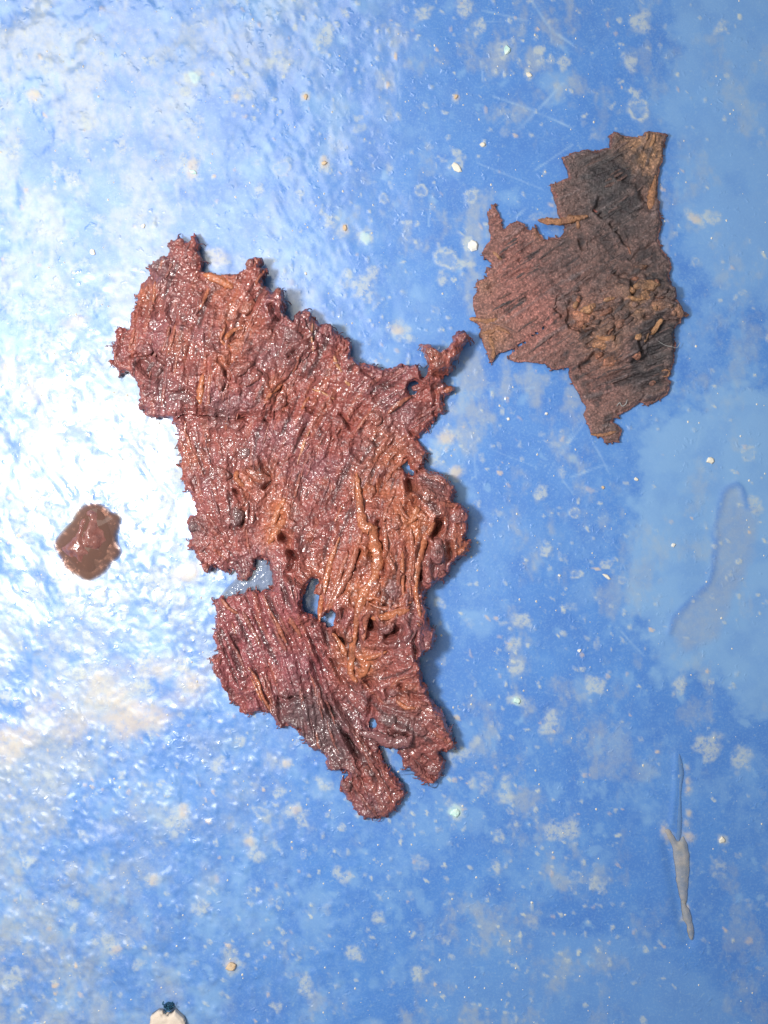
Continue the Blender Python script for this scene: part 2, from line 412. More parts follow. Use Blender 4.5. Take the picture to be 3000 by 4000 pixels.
    for i, (x, y, r, k) in enumerate(ST):
        x, y = z1('Q', x, y); r *= 1.808; rr = random.Random(i)
        asp = rr.uniform(.8, 1.3); an = rr.uniform(0, 3)
        if k == 'c': blob(cream, x, y, r*.95, i, .68, asp, an, 0, .5, 1.0, .6)
        if k == 'r': blob(cream, x, y, r, i, .95, asp, an, .75, .3, .5, 1.4)
        if k == 't': blob(tan, x, y, r*.75, i, .62, asp, an, 0, .6, .6, 1.2); blob(cream, x, y, r*1.25, i+900, .6, asp, an, 0, .5, .8)
        if k == 'm': blob(mint, x, y, r*.7, i, .7, asp, an, .3, .4, .6, 1.5); blob(cream, x, y, r*1.2, i+900, .7, asp, an, 0, .4, .7)
    # ---- many more small spots
    rnd = random.Random(4)
    for i in range(1500):
        x = rnd.uniform(-200, 3200); y = rnd.uniform(-200, 4200); r = 5+rnd.expovariate(1/6.0)
        if x > 2350 and rnd.random() < .72: continue
        r = min(r, 34); q = rnd.random(); asp = rnd.uniform(.7, 1.5); an = rnd.gauss(1.2, .5)
        if q < .55: blob(cream, x, y, r, 2000+i, rnd.uniform(.2, .7), asp, an, 0, .35, .95, rnd.uniform(.0, .6))
        elif q < .66: blob(cream, x, y, r*1.1, 2000+i, rnd.uniform(.35, .7), asp, an, .75, .3, .7, .5)
        elif q < .72: blob(tan, x, y, r*.6, 2000+i, rnd.uniform(.25, .6), asp, an, 0, .5, .6, .8)
        else: blob(film, x, y, r*2.2, 2000+i, rnd.uniform(.25, .7), asp, an, 0, .7, 1.0)
    # tight speckle of cream flecks, thickest in drifts
    for i in range(2600):
        x = rnd.uniform(-100, 3100); y = rnd.uniform(-100, 4100)
        if rnd.random() > .25+.75*float(sm(-.2, .5, vn(np.array([x]), np.array([y]), 330, 88))[0]): continue
        if x > 2450 and rnd.random() < .6: continue
        q = rnd.random(); an = rnd.gauss(1.2, .6); r = rnd.uniform(4, 11)
        blob(cream if q < .85 else tan, x, y, r, 9000+i, rnd.uniform(.35, .95), rnd.uniform(.8, 1.6), an, 0, .4, .8, rnd.uniform(.5, 1.8))
    # broad tan dirt drifts, lower left
    for i, (x, y, r, a) in enumerate([(210, 1475, 70, .55), (300, 1545, 75, .65), (260, 1500, 55, .6), (415, 1475, 60, .6), (100, 1530, 70, .45), (20, 1600, 60, .55), (350, 1440, 50, .45), (400, 1240, 35, .5), (165, 1560, 50, .4), (470, 560, 34, .35), (20, 800, 38, .5), (165, 700, 30, .45), (70, 845, 34, .4)]):
        x, y = z1('Q', x, y); blob(tan, x, y, r*1.808*.8, 9900+i, a, 1.3, -.35, 0, 1.0, 1.0, 0.6)
    for i, (x, y, r, a) in enumerate([(700, 500, 20, .6), (705, 620, 24, .6), (710, 700, 26, .75), (715, 930, 30, .6), (690, 1020, 24, .5), (480, 1090, 34, .6), (520, 1140, 36, .6), (700, 1150, 40, .75), (740, 1160, 30, .5), (640, 1240, 50, .6), (650, 1420, 46, .5), (705, 1840, 26, .7), (660, 1950, 26, .5)]):
        px, py = z1('K', x, y); blob(tan, px, py, r*.42, 9950+i, a, .8, 0, 0, .8, .9, .8); blob(cream, px, py, r*.75, 9970+i, a*.7, .8, 0, 0, .9, 1.0, .3)
    # round clean-edged spots of the splashed area around the small drop
    for i in range(110):
        x = rnd.gauss(420, 260); y = rnd.gauss(2230, 230); r = rnd.uniform(9, 34)
        blob(cream, x, y, r, 5000+i, rnd.uniform(.55, .95), rnd.uniform(.85, 1.2), rnd.uniform(0, 3), 0, .3, .5, .6)
    for i in range(70):
        x = rnd.gauss(300, 220); y = rnd.gauss(1500, 260); r = rnd.uniform(14, 42)
        blob(cream, x, y, r, 6000+i, rnd.uniform(.45, .85), rnd.uniform(.8, 1.35), rnd.uniform(0, 3), 0, .5, .9, .8)
    # ---- scratches
    SC = [('L', [(620, 780), (760, 640), (900, 490)], 5, .8), ('L', [(490, 565), (730, 650), (960, 755)], 4, .75), ('L', [(715, 0), (830, 165), (960, 260)], 5, .6),
          ('L', [(430, 62), (560, 90), (690, 122)], 4, .6), ('L', [(390, 128), (700, 118)], 3, .4), ('L', [(420, 360), (432, 480)], 2.5, .7), ('L', [(740, 1000), (960, 850)], 3.5, .6),
          ('L', [(400, 960), (780, 1110)], 3, .5), ('L', [(0, 1150), (60, 1357)], 3.5, .6), ('L', [(560, 1330), (680, 1230)], 4, .6), ('L', [(120, 1210), (110, 1330)], 3, .6), ('L', [(770, 290), (780, 370)], 2.5, .6),
          ('H', [(680, 1290), (790, 1150), (875, 1020)], 3.5, .8), ('H', [(715, 1290), (800, 1170), (888, 1055)], 3.5, .8), ('H', [(370, 815), (530, 800)], 3.5, .7), ('H', [(930, 1160), (1000, 1290)], 3, .6),
          ('M', [(60, 340), (200, 290), (340, 235)], 4, .7), ('M', [(230, 40), (300, 160), (365, 300)], 3.5, .7), ('M', [(0, 370), (75, 465)], 3.5, .7), ('M', [(470, 1590), (560, 1690), (660, 1790)], 4, .6), ('M', [(350, 790), (440, 920)], 3, .5), ('M', [(60, 10), (0, 130)], 4, .7),
          ('I', [(460, 290), (650, 150), (700, 90)], 4, .6), ('I', [(560, 1650), (900, 1530), (1200, 1390), (1450, 1250), (1659, 1150)], 5, .7), ('Q', [(850, 60), (868, 270)], 2.5, .5), ('Q', [(880, 480), (1000, 470)], 2, .4),
          ('Q', [(1100, 250), (990, 330)], 2, .4), ('Q', [(1205, 190), (1100, 300)], 2, .3), ('Q', [(1240, 920), (1180, 1030)], 2, .5), ('Q', [(1060, 970), (1160, 1010)], 2, .4)]
    for (k, pts, w, a) in SC:
        p = [tuple(q) for q in catmull(Z(k, pts), 4)]
        xx = [q[0] for q in p]; yy = [q[1] for q in p]
        sx = slice(max(0, np.searchsorted(xs, min(xx)-30)), np.searchsorted(xs, max(xx)+30)+1)
        sy = slice(max(0, np.searchsorted(ys, min(yy)-30)), np.searchsorted(ys, max(yy)+30)+1)
        d = seg_dist(X[sy, sx], Y[sy, sx], p)
        m = np.exp(-(d/(w*1.0))**2)*a*.9*(.55+.45*vn(X[sy, sx], Y[sy, sx], 40, 3))
        scr[sy, sx] = np.maximum(scr[sy, sx], m); H[sy, sx] -= 1.2*m
    for i in range(60):
        x = rnd.uniform(800, 2950); y = rnd.uniform(0, 4000); L = rnd.uniform(30, 190); a = rnd.gauss(2.2, .7)
        p = [(x, y), (x+L*math.cos(a), y+L*math.sin(a))]
        sx, sy = win(x, y, L+20); d = seg_dist(X[sy, sx], Y[sy, sx], p); m = np.exp(-(d/rnd.uniform(1.8, 4.5))**2)*rnd.uniform(.08, .4)*sm(-.6, .4, vn(X[sy, sx], Y[sy, sx], 45, 9))
        scr[sy, sx] = np.maximum(scr[sy, sx], m)
    # ---- relief: hammered, pooled paint on the left, smoother to the right
    amp = .12+1.0*sm(1750, 250, X+.10*(Y-2000))+.35*sm(2900, 3700, Y)*sm(2300, 600, X)
    amp *= 1-.5*np.exp(-((X-620)/430)**2-((Y-700)/430)**2)      # smoother glaze near the top of the big piece
    c, s = math.cos(-1.0), math.sin(-1.0)
    u = X*c-Y*s; v = X*s+Y*c
    r1 = fbm(u*.72+30*vn(X, Y, 200, 5), v*1.25+30*vn(X, Y, 200, 6), 120, 301, 4, .5); r2 = fbm(X, Y, 46, 311, 3)*sm(-.4, .4, vn(X, Y, 260, 312))
    H += amp*(6.6*r1+2.2*r2)+1.5*fbm(X, Y, 420, 321, 2)*10*.35
    H += .9*vn(X, Y, 26, 333)*sm(.1, .6, fbm(X, Y, 170, 335, 2))*sm(2300, 900, X)
    # dent line lower right
    dl = Z('K', [(600, 380), (590, 700), (555, 1030)]); d = seg_dist(X, Y, dl); H += 3.5*np.exp(-(d/12)**2)
    dl = Z('K', [(520, 1250), (580, 1560), (640, 1900), (720, 2150)]); d = seg_dist(X, Y, dl); H -= 7*np.exp(-(d/26)**2)
    matte = sm(-.15, .45, fbm(X+20*vn(X, Y, 40, 7), Y, 125, 401, 5, .6))*.62*sm(1700, 500, X)*(.25+.75*sm(-.2, .3, vn(X, Y, 420, 403)))
    matte = np.maximum(matte, .75*sm(.18, .45, fbm(X, Y, 42, 411, 3))*np.exp(-((X-350)/650)**2-((Y-2000)/900)**2))
    cream = np.maximum(cream, matte*.22)
    H -= 1.6*matte
    gn = fbm(X, Y*.8, 170, 431, 6, .68)+.35*fbm(X*1.3, Y*.7, 45, 437, 4, .65)
    grime = (.12+.68*sm(-.25, .45, gn))*sm(1750, 250, X+.12*(Y-1500))*.85
    grime = np.maximum(grime, .50*sm(.12, .55, gn)*sm(2700, 2200, X)); grime = np.maximum(grime, .30*sm(.05, .5, gn))
    grime = np.maximum(grime, tg*.38)
    lowl = sm(2300, 3000, Y)*sm(1900, 700, X)
    H += lowl*(1.9*fbm(u*.6, v*1.3, 52, 441, 2)+1.5*np.maximum(0, fbm(u*.8, v*1.2, 30, 447, 2)-.15)*4)
    ctr = sm(9000, 4500, np.abs(X-1500)+np.abs(Y-2000)*.8)
    H = H*ctr-4
    V = np.column_stack([((X-1500)*U).ravel(), ((2000-Y)*U).ravel(), (H*U).ravel()])
    I = np.arange(nx*ny).reshape(ny, nx)
    F = np.column_stack([I[:-1, :-1].ravel(), I[1:, :-1].ravel(), I[1:, 1:].ravel(), I[:-1, 1:].ravel()])
    o = mesh_obj('painted_surface', V, F, M_PANEL)
    for nme, A in (('film', film), ('cream', cream), ('tan', tan), ('scratch', scr), ('mint', mint), ('matte', matte), ('grime', grime)):
        at = o.data.attributes.new(nme, 'FLOAT', 'POINT'); at.data.foreach_set('value', np.clip(A, 0, 1).astype(np.float32).ravel())
    tag(o, 'weathered glossy blue painted surface with pale stains, specks and scratches', 'painted surface', kind='structure')
    def hz(x, y):
        i = np.clip(np.searchsorted(ys, y), 0, ny-1); j = np.clip(np.searchsorted(xs, x), 0, nx-1); return H[i, j]
    return hz
PANEL_Z = build_panel()

# ================================================================== LARGE WET FRAGMENT
OUT = (Z('A', [(483,150),(520,130),(553,122),(560,95),(566,120),(590,128),(628,138),(650,105),(668,78),(683,85),(690,120),(722,155),(705,190),(715,235),(738,285),(722,310),(720,355),(760,360),(810,370),(860,378),(910,372),(960,382),(1010,370),(1040,345),(1050,310),(1085,285),(1120,265),(1160,275),(1165,300),(1150,335),(1180,345),(1198,352),(1190,375),(1165,400),(1175,450),(1200,480),(1240,520),(1265,495),(1300,490),(1325,510),(1332,560),(1335,610),(1330,650),(1350,690),(1385,720),(1395,690),(1430,650),(1470,635),(1482,620),(1495,650),(1530,690),(1560,720),(1590,740)])
 + Z('B', [(393,357),(410,375),(440,405),(480,435),(510,470),(545,485),(575,520),(575,570),(570,620),(610,650),(640,680),(680,690),(720,700),(770,695),(800,715),(850,722),(900,712),(960,700),(1000,695),(1040,700),(1075,685),(1110,710),(1120,740),(1135,770),(1130,800),(1150,800),(1180,770),(1190,740),(1180,690),(1150,640),(1125,590),(1120,540),(1160,530),(1190,540),(1220,570),(1260,590),(1290,580),(1330,580),(1345,540),(1370,490),(1400,450),(1430,420),(1465,430),(1490,460),(1540,485),(1500,520),(1460,560),(1440,610),(1430,640),(1390,670),(1375,700),(1380,720),(1350,750),(1310,770),(1300,810),(1320,850),(1350,860),(1390,855),(1398,885),(1360,910),(1310,940),(1310,980),(1325,1020),(1320,1060),(1290,1075),(1250,1085),(1245,1140),(1200,1160),(1180,1190),(1170,1215),(1120,1250),(1090,1270),(1120,1305),(1160,1350),(1185,1360),(1175,1395),(1165,1440),(1160,1480),(1130,1520)])
 + Z('D', [(1060,215),(1110,180),(1180,205),(1240,215),(1290,250),(1330,290),(1380,340),(1390,380),(1370,430),(1350,460),(1390,470),(1440,490),(1480,530),(1495,570),(1485,640),(1490,690),(1475,740),(1450,790),(1500,790),(1520,815),(1505,850),(1500,890),(1450,930),(1390,970),(1355,1000),(1350,1050),(1320,1100),(1280,1140),(1210,1155),(1190,1180),(1150,1220),(1110,1250),(1120,1290),(1130,1340),(1150,1385),(1140,1440),(1160,1490),(1180,1540),(1210,1560)])
 + Z('F', [(1185,60),(1170,110),(1140,175),(1100,200),(1060,235),(1020,265),(1030,320),(1045,380),(1060,430),(1075,480),(1110,510),(1110,560),(1140,620),(1170,680),(1210,720),(1240,760),(1265,820),(1295,880),(1310,915),(1335,920),(1335,970),(1345,1020),(1385,1045),(1365,1090),(1310,1105),(1250,1115),(1225,1130),(1240,1190),(1270,1240),(1250,1290),(1245,1360),(1215,1400),(1160,1425),(1100,1430),(1060,1400),(1030,1380),(1000,1355),(980,1325),(940,1270),(900,1290),(880,1260),(870,1210),(850,1150),(835,1090),(800,1075),(760,1065),(700,1055),(660,1070),(665,1120),(690,1170),(720,1230),(760,1300),(790,1320),(830,1365),(870,1400),(890,1440),(880,1465),(905,1500),(930,1520),(905,1560),(870,1580),(850,1620),(825,1660),(770,1700),(740,1745),(680,1755),(620,1760),(570,1745),(520,1765),(480,1720),(450,1680),(420,1630),(370,1580),(330,1535),(305,1520),(310,1490),(300,1440),(320,1405),(370,1380),(390,1340),(370,1310),(330,1310),(322,1345),(318,1305),(280,1300),(230,1305),(185,1285),(175,1240),(180,1200),(165,1150),(120,1135),(80,1135),(30,1100)])
 + Z('E', [(1161,1789),(1120,1730),(1080,1690),(1060,1660),(1100,1640),(1050,1640),(1020,1615),(970,1605),(920,1600),(910,1640),(880,1640),(850,1620),(840,1580),(800,1530),(760,1490),(700,1460),(640,1465),(570,1485),(490,1500),(450,1470),(440,1440),(430,1400),(385,1385),(370,1350),(320,1330),(300,1260),(260,1190),(220,1110),(160,1040),(135,990),(150,960),(135,920),(115,880),(170,860),(205,850),(205,800),(185,740),(175,690),(150,620),(140,595),(175,570),(180,520),(175,480),(200,440),(190,380),(165,310),(155,265),(230,235),(240,210),(270,225),(290,240),(350,210),(420,190),(500,160),(560,145),(620,140),(660,165),(720,140),(790,120)])
 + Z('C', [(1150,1640),(1150,1570),(1130,1500),(1135,1420),(1110,1370),(1090,1330),(1030,1325),(980,1350),(960,1380),(965,1430),(940,1500),(900,1550),(860,1580),(820,1570),(790,1530),(770,1490),(740,1450),(690,1455),(650,1485),(600,1470),(560,1420),(520,1420),(490,1460),(450,1475),(420,1450),(400,1400),(370,1360),(320,1320),(325,1250),(280,1220),(245,1220),(250,1160),(285,1110),(280,1050),(250,1000),(220,950),(240,900),(300,870),(330,850),(330,790),(310,720),(290,640),(250,610),(210,590),(200,520),(185,450),(170,380),(150,320),(170,270),(165,210),(140,160),(120,100),(145,50)])
 + Z('A', [(555,1500),(530,1450),(510,1430),(545,1400),(500,1395),(430,1395),(370,1390),(330,1370),(325,1330),(275,1330),(270,1270),(290,1230),(275,1170),(280,1140),(240,1110),(190,1070),(150,1065),(140,1095),(130,1060),(100,1035),(60,990),(80,980),(105,985),(95,930),(105,885),(100,870),(115,825),(130,790),(110,780),(125,745),(180,755),(220,735),(225,690),(215,640),(245,630),(255,580),(265,540),(230,510),(265,515),(275,470),(290,430),(330,400),(345,370),(345,320),(375,275),(430,255),(490,240),(500,210),(490,170)]))
HOLES = [Z('B', [(1040,920),(1030,880),(1045,840),(1080,825),(1105,840),(1095,880),(1070,920)]),
         Z('B', [(985,1480),(1010,1450),(1020,1490),(1050,1540),(1055,1570),(1030,1560),(1000,1530)]),
         Z('E', [(1150,190),(1180,100),(1220,40),(1250,20),(1290,20),(1290,50),(1255,80),(1250,130),(1235,180),(1300,210),(1315,290),(1300,400),(1330,470),(1370,430),(1390,390),(1440,385),(1470,420),(1445,470),(1435,540),(1400,530),(1340,490),(1290,450),(1230,390),(1150,370),(1135,280)]),
         Z('F', [(570,880),(590,845),(625,850),(640,885),(620,915),(580,912)])]
CR = [(Z('C', [(1270,1090),(1340,1150),(1350,1250),(1400,1310),(1385,1400),(1345,1480),(1400,1540),(1520,1600)]), 12, 60),
      (Z('F', [(190,620),(225,760),(270,830),(330,900),(390,1020),(440,1110),(480,1200)]), 9, 45),
      (Z('F', [(130,100),(230,300),(330,480),(470,560)]), 8, 22),
      (Z('C', [(1040,250),(1060,350),(1110,430),(1130,520),(1080,570)]), 9, 40), (Z('C', [(770,600),(800,660),(830,710)]), 7, 32),
      (Z('C', [(740,1010),(830,1000),(860,900),(840,800)]), 9, 28), (Z('A', [(300,1020),(340,1070),(390,1100)]), 12, 45), (Z('A', [(240,960),(400,940),(500,1040)]), 7, 22),
      (Z('A', [(510,1225),(650,1210),(720,1260),(720,1340)]), 8, 26), (Z('A', [(740,1370),(850,1370),(960,1390),(1100,1380),(1180,1390)]), 14, 34),
      (Z('A', [(1360,970),(1440,910),(1500,860)]), 9, 34), (Z('A', [(930,1020),(1010,990),(1080,1000)]), 9, 24), (Z('A', [(940,1130),(900,1050),(880,1000)]), 8, 24), (Z('A', [(1240,620),(1270,670),(1280,710)]), 10, 36),
      (Z('A', [(1230,1380),(1260,1240),(1300,1160)]), 9, 26), (Z('A', [(1330,1300),(1480,1330),(1659,1420)]), 7, 18), (Z('A', [(560,1390),(640,1350),(740,1370)]), 9, 22),
      (Z('B', [(640,690),(670,740),(800,830),(960,870)]), 9, 22), (Z('B', [(490,1090),(530,1150),(560,1200)]), 8, 26), (Z('B', [(415,1190),(420,1280),(380,1410)]), 7, 28), (Z('B', [(590,1330),(600,1390),(660,1450)]), 11, 38),
      (Z('B', [(1230,860),(1240,980),(1230,1080)]), 7, 24), (Z('B', [(1020,1180),(1060,1250)]), 7, 26), (Z('B', [(1200,760),(1260,770),(1310,765)]), 9, 30), (Z('B', [(500,480),(520,540),(530,600)]), 7, 24),
      (Z('D', [(990,290),(1010,370),(1030,450)]), 15, 70), (Z('D', [(1250,630),(1230,700),(1190,750)]), 13, 60), (Z('D', [(1120,830),(1080,960),(1070,1110),(1110,1200)]), 16, 48),
      (Z('D', [(1330,820),(1340,930),(1320,1000)]), 10, 36), (Z('D', [(570,880),(540,960),(500,1060)]), 9, 36), (Z('D', [(720,640),(740,760),(760,880)]), 9, 32), (Z('D', [(750,900),(770,1050),(730,1250)]), 9, 32),
      (Z('D', [(650,1470),(665,1540),(660,1600)]), 18, 80), (Z('D', [(700,1600),(800,1590),(890,1540)]), 18, 50), (Z('D', [(440,1400),(400,1480),(370,1600),(420,1659)]), 13, 50),
      (Z('D', [(970,420),(980,520),(970,580)]), 8, 30), (Z('D', [(620,1310),(700,1320),(780,1350)]), 8, 28), (Z('F', [(985,0),(985,120),(1000,240)]), 8, 34), (Z('F', [(860,500),(900,560),(1000,600),(1100,600)]), 10, 28),
      (Z('F', [(560,500),(620,600),(600,720),(560,860)]), 18, 34), (Z('F', [(700,870),(800,960),(900,960)]), 14, 26), (Z('F', [(940,810),(945,900)]), 7, 16), (Z('F', [(780,1330),(830,1400),(880,1440)]), 7, 26),
      (Z('E', [(870,1290),(950,1330),(1050,1290),(1180,1310),(1290,1330)]), 8, 22), (Z('E', [(340,990),(400,1080),(450,1150)]), 9, 16)]
STEP = 4.0
def build_wet():
    x0, x1, y0, y1 = 400, 1900, 880, 3240
    X, Y = grid(x0, x1, y0, y1, STEP)
    jx = 4*vn(X, Y, 22, 901)+4*vn(X, Y, 9, 903); jy = 4*vn(X, Y, 22, 905)+4*vn(X, Y, 9, 907)
    S = sdf(X+jx, Y+jy, OUT)
    for h in HOLES: S = np.maximum(S, 4-sdf(X+jx*.6, Y+jy*.6, h))
    S = S+3.0*vn(X, Y, 13, 911)+6.5*np.maximum(0, vn(X, Y, 17, 915))*sm(-.1, .5, vn(X, Y, 70, 917))-6*np.maximum(0, vn(X, Y, 12, 919)-.45)*2
    TH = orient(X, Y, [(*z1('A', 560, 900), -80), (*z1('A', 420, 500), -70), (*z1('A', 800, 1150), -82), (*z1('A', 1150, 600), -60), (*z1('A', 1250, 1200), -62), (*z1('B', 400, 600), -65), (*z1('B', 900, 850), -20),
                       (*z1('B', 1200, 1000), -35), (*z1('B', 200, 1300), -62), (*z1('B', 700, 1250), -55), (*z1('C', 300, 300), 65), (*z1('C', 600, 500), 75), (*z1('C', 500, 1200), 25), (*z1('C', 950, 850), -85), (*z1('C', 1500, 700), -68),
                       (*z1('D', 300, 600), -66), (*z1('D', 400, 1100), -72), (*z1('D', 700, 900), -88), (*z1('D', 950, 900), -88), (*z1('D', 1250, 900), -80), (*z1('D', 1200, 330), 25), (*z1('E', 450, 600), 66), (*z1('E', 800, 600), 62), (*z1('E', 500, 1150), 68),
                       (*z1('E', 1100, 300), 70), (*z1('E', 1150, 1500), 88), (*z1('F', 450, 700), 50), (*z1('F', 600, 1350), 60), (*z1('F', 600, 1600), 75), (*z1('F', 900, 450), -35), (*z1('F', 900, 800), 20), (*z1('F', 1100, 1000), 30), (*z1('F', 1100, 1250), 45)])
    rs = np.random.RandomState(5)
    wn = rs.uniform(-1, 1, X.shape)
    fine = lic(x0, y0, STEP, X, Y, TH, wn, 9)
    mid = lic(x0, y0, STEP, X, Y, TH, vn(X, Y, 13, 41), 20)
    coarse = lic(x0, y0, STEP, X, Y, TH, vn(X, Y, 34, 43), 26)
    lump = fbm(X+25*vn(X, Y, 60, 45), Y+25*vn(X, Y, 60, 46), 95, 47, 3, .55)
    rid = 1-np.abs(fbm(X, Y, 70, 53, 3))*2.2
    lift = gauss(X, Y, [(*z1('B', 1400, 540), 120, 75), (*z1('B', 1180, 650), 90, 45), (*z1('A', 1300, 560), 110, 50), (*z1('A', 1120, 330), 90, 45), (*z1('A', 900, 500), 150, 24), (*z1('B', 300, 420), 130, 40), (*z1('B', 600, 720), 130, 38),
                        (*z1('B', 1000, 780), 130, 35), (*z1('D', 1350, 650), 170, 45), (*z1('D', 1200, 330), 110, 25), (*z1('D', 800, 800), 220, 52), (*z1('D', 700, 1400), 180, 50), (*z1('D', 1100, 1600), 160, 52), (*z1('F', 1150, 700), 150, 34),
                        (*z1('F', 1000, 300), 150, 40), (*z1('F', 1330, 1020), 80, 32), (*z1('F', 900, 900), 130, 28), (*z1('E', 1080, 260), 95, 70), (*z1('C', 1300, 1250), 130, 34), (*z1('A', 700, 900), 260, 24), (*z1('A', 1000, 1050), 220, 28), (*z1('C', 700, 500), 200, 22),
                        (*z1('A', 620, 200), 90, 16), (*z1('F', 700, 1450), 150, 20), (*z1('E', 300, 800), 220, 8)])
    rough = .55+.65*np.exp(-(((X-1000)/420)**2+((Y-1400)/330)**2))+.6*np.exp(-(((X-1560)/260)**2+((Y-2250)/420)**2))+.3*np.exp(-(((X-900)/250)**2+((Y-2000)/250)**2))
    flapm = sm(40, -60, sdf(X, Y, Z('E', [(100, 200), (800, 100), (1150, 100), (1200, 400), (1500, 700), (1400, 1100), (1700, 1900), (900, 1800), (100, 1100)])))
    rough = rough*(1-.5*flapm)
    H = 26+lift+rough*(22*lump+9*rid)+(3+4*rough)*(1-2.4*np.abs(fbm(X, Y, 46, 57, 2)))+(5.0*coarse+2.4*mid*(1+.6*flapm))*(.30+.95*sm(-.35, .35, fbm(X, Y, 150, 59, 2))+.3*flapm)+.5*fine
    for (p, w, d) in CR:
        dd = seg_dist(X+5*vn(X, Y, 25, 61), Y+5*vn(X, Y, 25, 62), p)
        md = .25+.85*sm(-.5, .5, vn(X, Y, 38, 63))
        H -= d*md*np.exp(-np.abs(dd/(w*.85))**1.5)
        H += .22*d*np.exp(-((dd-w*2.0)/(w*.9))**2)
    edge = sm(0, 13, -S)
    H = edge*np.maximum(H, 4)+(1-edge)*(.8*lift+.30*np.maximum(H-.8*lift, 3))+2
    H = np.maximum(H, 4+.8*fine)
    # ---- colours
    red = np.array([.272, .074, .062]); orange = np.array([.42, .128, .055]); purple = np.array([.235, .086, .098]); grey = np.array([.130, .070, .074]); dark = np.array([.035, .016, .018])
    cn = fbm(X, Y, 130, 71, 4, .6); cm = fbm(X, Y, 60, 73, 3)
    T = np.tile(red, (*X.shape, 1))
    def mixin(T, w, c): w = np.clip(w, 0, 1)[..., None]; return T*(1-w)+c*w
    T = mixin(T, sm(-.1, .5, cn)*.75, purple)
    org = gauss(X, Y, [(*z1('A', 330, 520), 55, .9), (*z1('A', 880, 1000), 60, .6), (*z1('A', 1000, 800), 90, .8), (*z1('A', 900, 450), 80, .7), (*z1('A', 1250, 1200), 60, .6), (*z1('A', 580, 880), 45, .6), (*z1('C', 350, 220), 70, .6), (*z1('C', 1000, 460), 80, .75), (*z1('C', 1230, 780), 60, .9), (*z1('C', 1220, 950), 50, .9), (*z1('C', 1110, 1120), 45, .8),
                         (*z1('D', 600, 300), 70, .7), (*z1('D', 950, 550), 110, .8), (*z1('D', 1100, 650), 80, .8), (*z1('D', 690, 950), 90, .9), (*z1('D', 1000, 1000), 90, .6), (*z1('D', 560, 1250), 70, .9), (*z1('D', 300, 1100), 90, .6), (*z1('D', 1430, 870), 50, .9), (*z1('D', 800, 1370), 90, .7), (*z1('F', 450, 300), 70, 1), (*z1('F', 560, 350), 60, .8), (*z1('F', 900, 640), 70, .6), (*z1('B', 800, 1250), 90, .5), (*z1('B', 900, 1500), 100, .8), (*z1('B', 1100, 650), 0.1, 0), (*z1('B', 1250, 650), 70, .5),
                         (*z1('E', 680, 1100), 60, .5), (*z1('E', 1050, 560), 60, .5), (*z1('E', 1500, 720), 60, .8)])
    T = mixin(T, org*(.68+.5*cm), orange)
    T = mixin(T, .55*flapm*(.8+.5*cm), np.array([.26, .064, .084]))
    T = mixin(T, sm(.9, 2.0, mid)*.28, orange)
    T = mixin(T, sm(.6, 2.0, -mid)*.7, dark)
    T = mixin(T, sm(.15, .5, fbm(X, Y, 85, 79, 4, .6))*.45, np.array([.10, .034, .036]))
    gry = gauss(X, Y, [(*z1('A', 420, 320), 60, .9), (*z1('A', 620, 550), 130, .35), (*z1('A', 390, 1050), 70, .7), (*z1('A', 1350, 950), 80, .7), (*z1('A', 620, 1270), 70, .5), (*z1('C', 330, 990), 45, .9), (*z1('C', 780, 900), 60, .7), (*z1('C', 850, 200), 60, .4), (*z1('E', 1000, 1450), 90, 1), (*z1('E', 1250, 1500), 100, 1), (*z1('F', 200, 1000), 110, .9), (*z1('F', 300, 1200), 70, .7), (*z1('F', 620, 1700), 80, .6), (*z1('F', 900, 880), 90, .8), (*z1('F', 1000, 1350), 80, .5), (*z1('D', 1200, 330), 60, .7), (*z1('D', 1230, 900), 55, .7), (*z1('A', 880, 1380), 60, .8)])
    T = mixin(T, gry*(.7+.4*cm), grey)
    T = mixin(T, sm(10, 2, -S)*.5, np.array([.30, .07, .06]))
    # ---- the layers, one slab each, parted along torn seams
    root = empty('bark_fragment', 'large wet glossy reddish-brown fibrous bark fragment lying across the middle', 'bark')
    root.location = (0, 0, 0)
    def cut(pts): return sdf(X+9*vn(X, Y, 26, 921), Y+9*vn(X, Y, 26, 923), pts)
    upper = cut(Z('A', [(0, 0), (2000, -100), (1400, 560), (1560, 900), (1300, 1140), (1230, 1400), (1100, 1395), (960, 1400), (740, 1380), (640, 1355), (545, 1405), (100, 1500), (150, 1100), (0, 1100)]))
    flap = cut(Z('E', [(0, 150), (800, 60), (830, -150), (1050, -190), (1160, -60), (1170, 60), (1140, 380), (1290, 470), (1400, 560), (1300, 640), (1390, 900), (1430, 1300), (1560, 1600), (1700, 1800), (1790, 2080), (1900, 2300), (1900, 3000), (0, 3000)]))
    lobe = cut(Z('F', [(520, 520), (640, 300), (1000, 290), (1500, 300), (1600, 1500), (700, 1500), (640, 1040), (520, 1040), (480, 900), (560, 760)]))
    scale_ = cut(Z('E', [(860, 1310), (1010, 1290), (1160, 1300), (1310, 1290), (1400, 1460), (1520, 1640), (1650, 1800), (1720, 2100), (1500, 2300), (1050, 2200), (700, 1700), (800, 1500)]))
    fringe = cut(Z('D', [(1050, 120), (1400, 150), (1600, 500), (1600, 1000), (1350, 1300), (1140, 1210), (1100, 1080), (1130, 860), (1230, 720), (1180, 520), (1040, 420), (1010, 300)]))
    und = np.maximum
    HT = H.copy()
    def lay(name, s, dz, th, crown=0):
        ss = und(S, s); e = sm(0, 22, -s)
        h = H+dz*(1-.35*(1-e))+crown*e
        m = ss < 0; HT[m] = np.maximum(HT[m], h[m])
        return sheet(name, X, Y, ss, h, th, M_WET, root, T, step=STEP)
    sheet('body_layer', X, Y, und(und(S, -(flap+16)), -(lobe+30)), H, 24, M_WET, root, T, step=STEP)
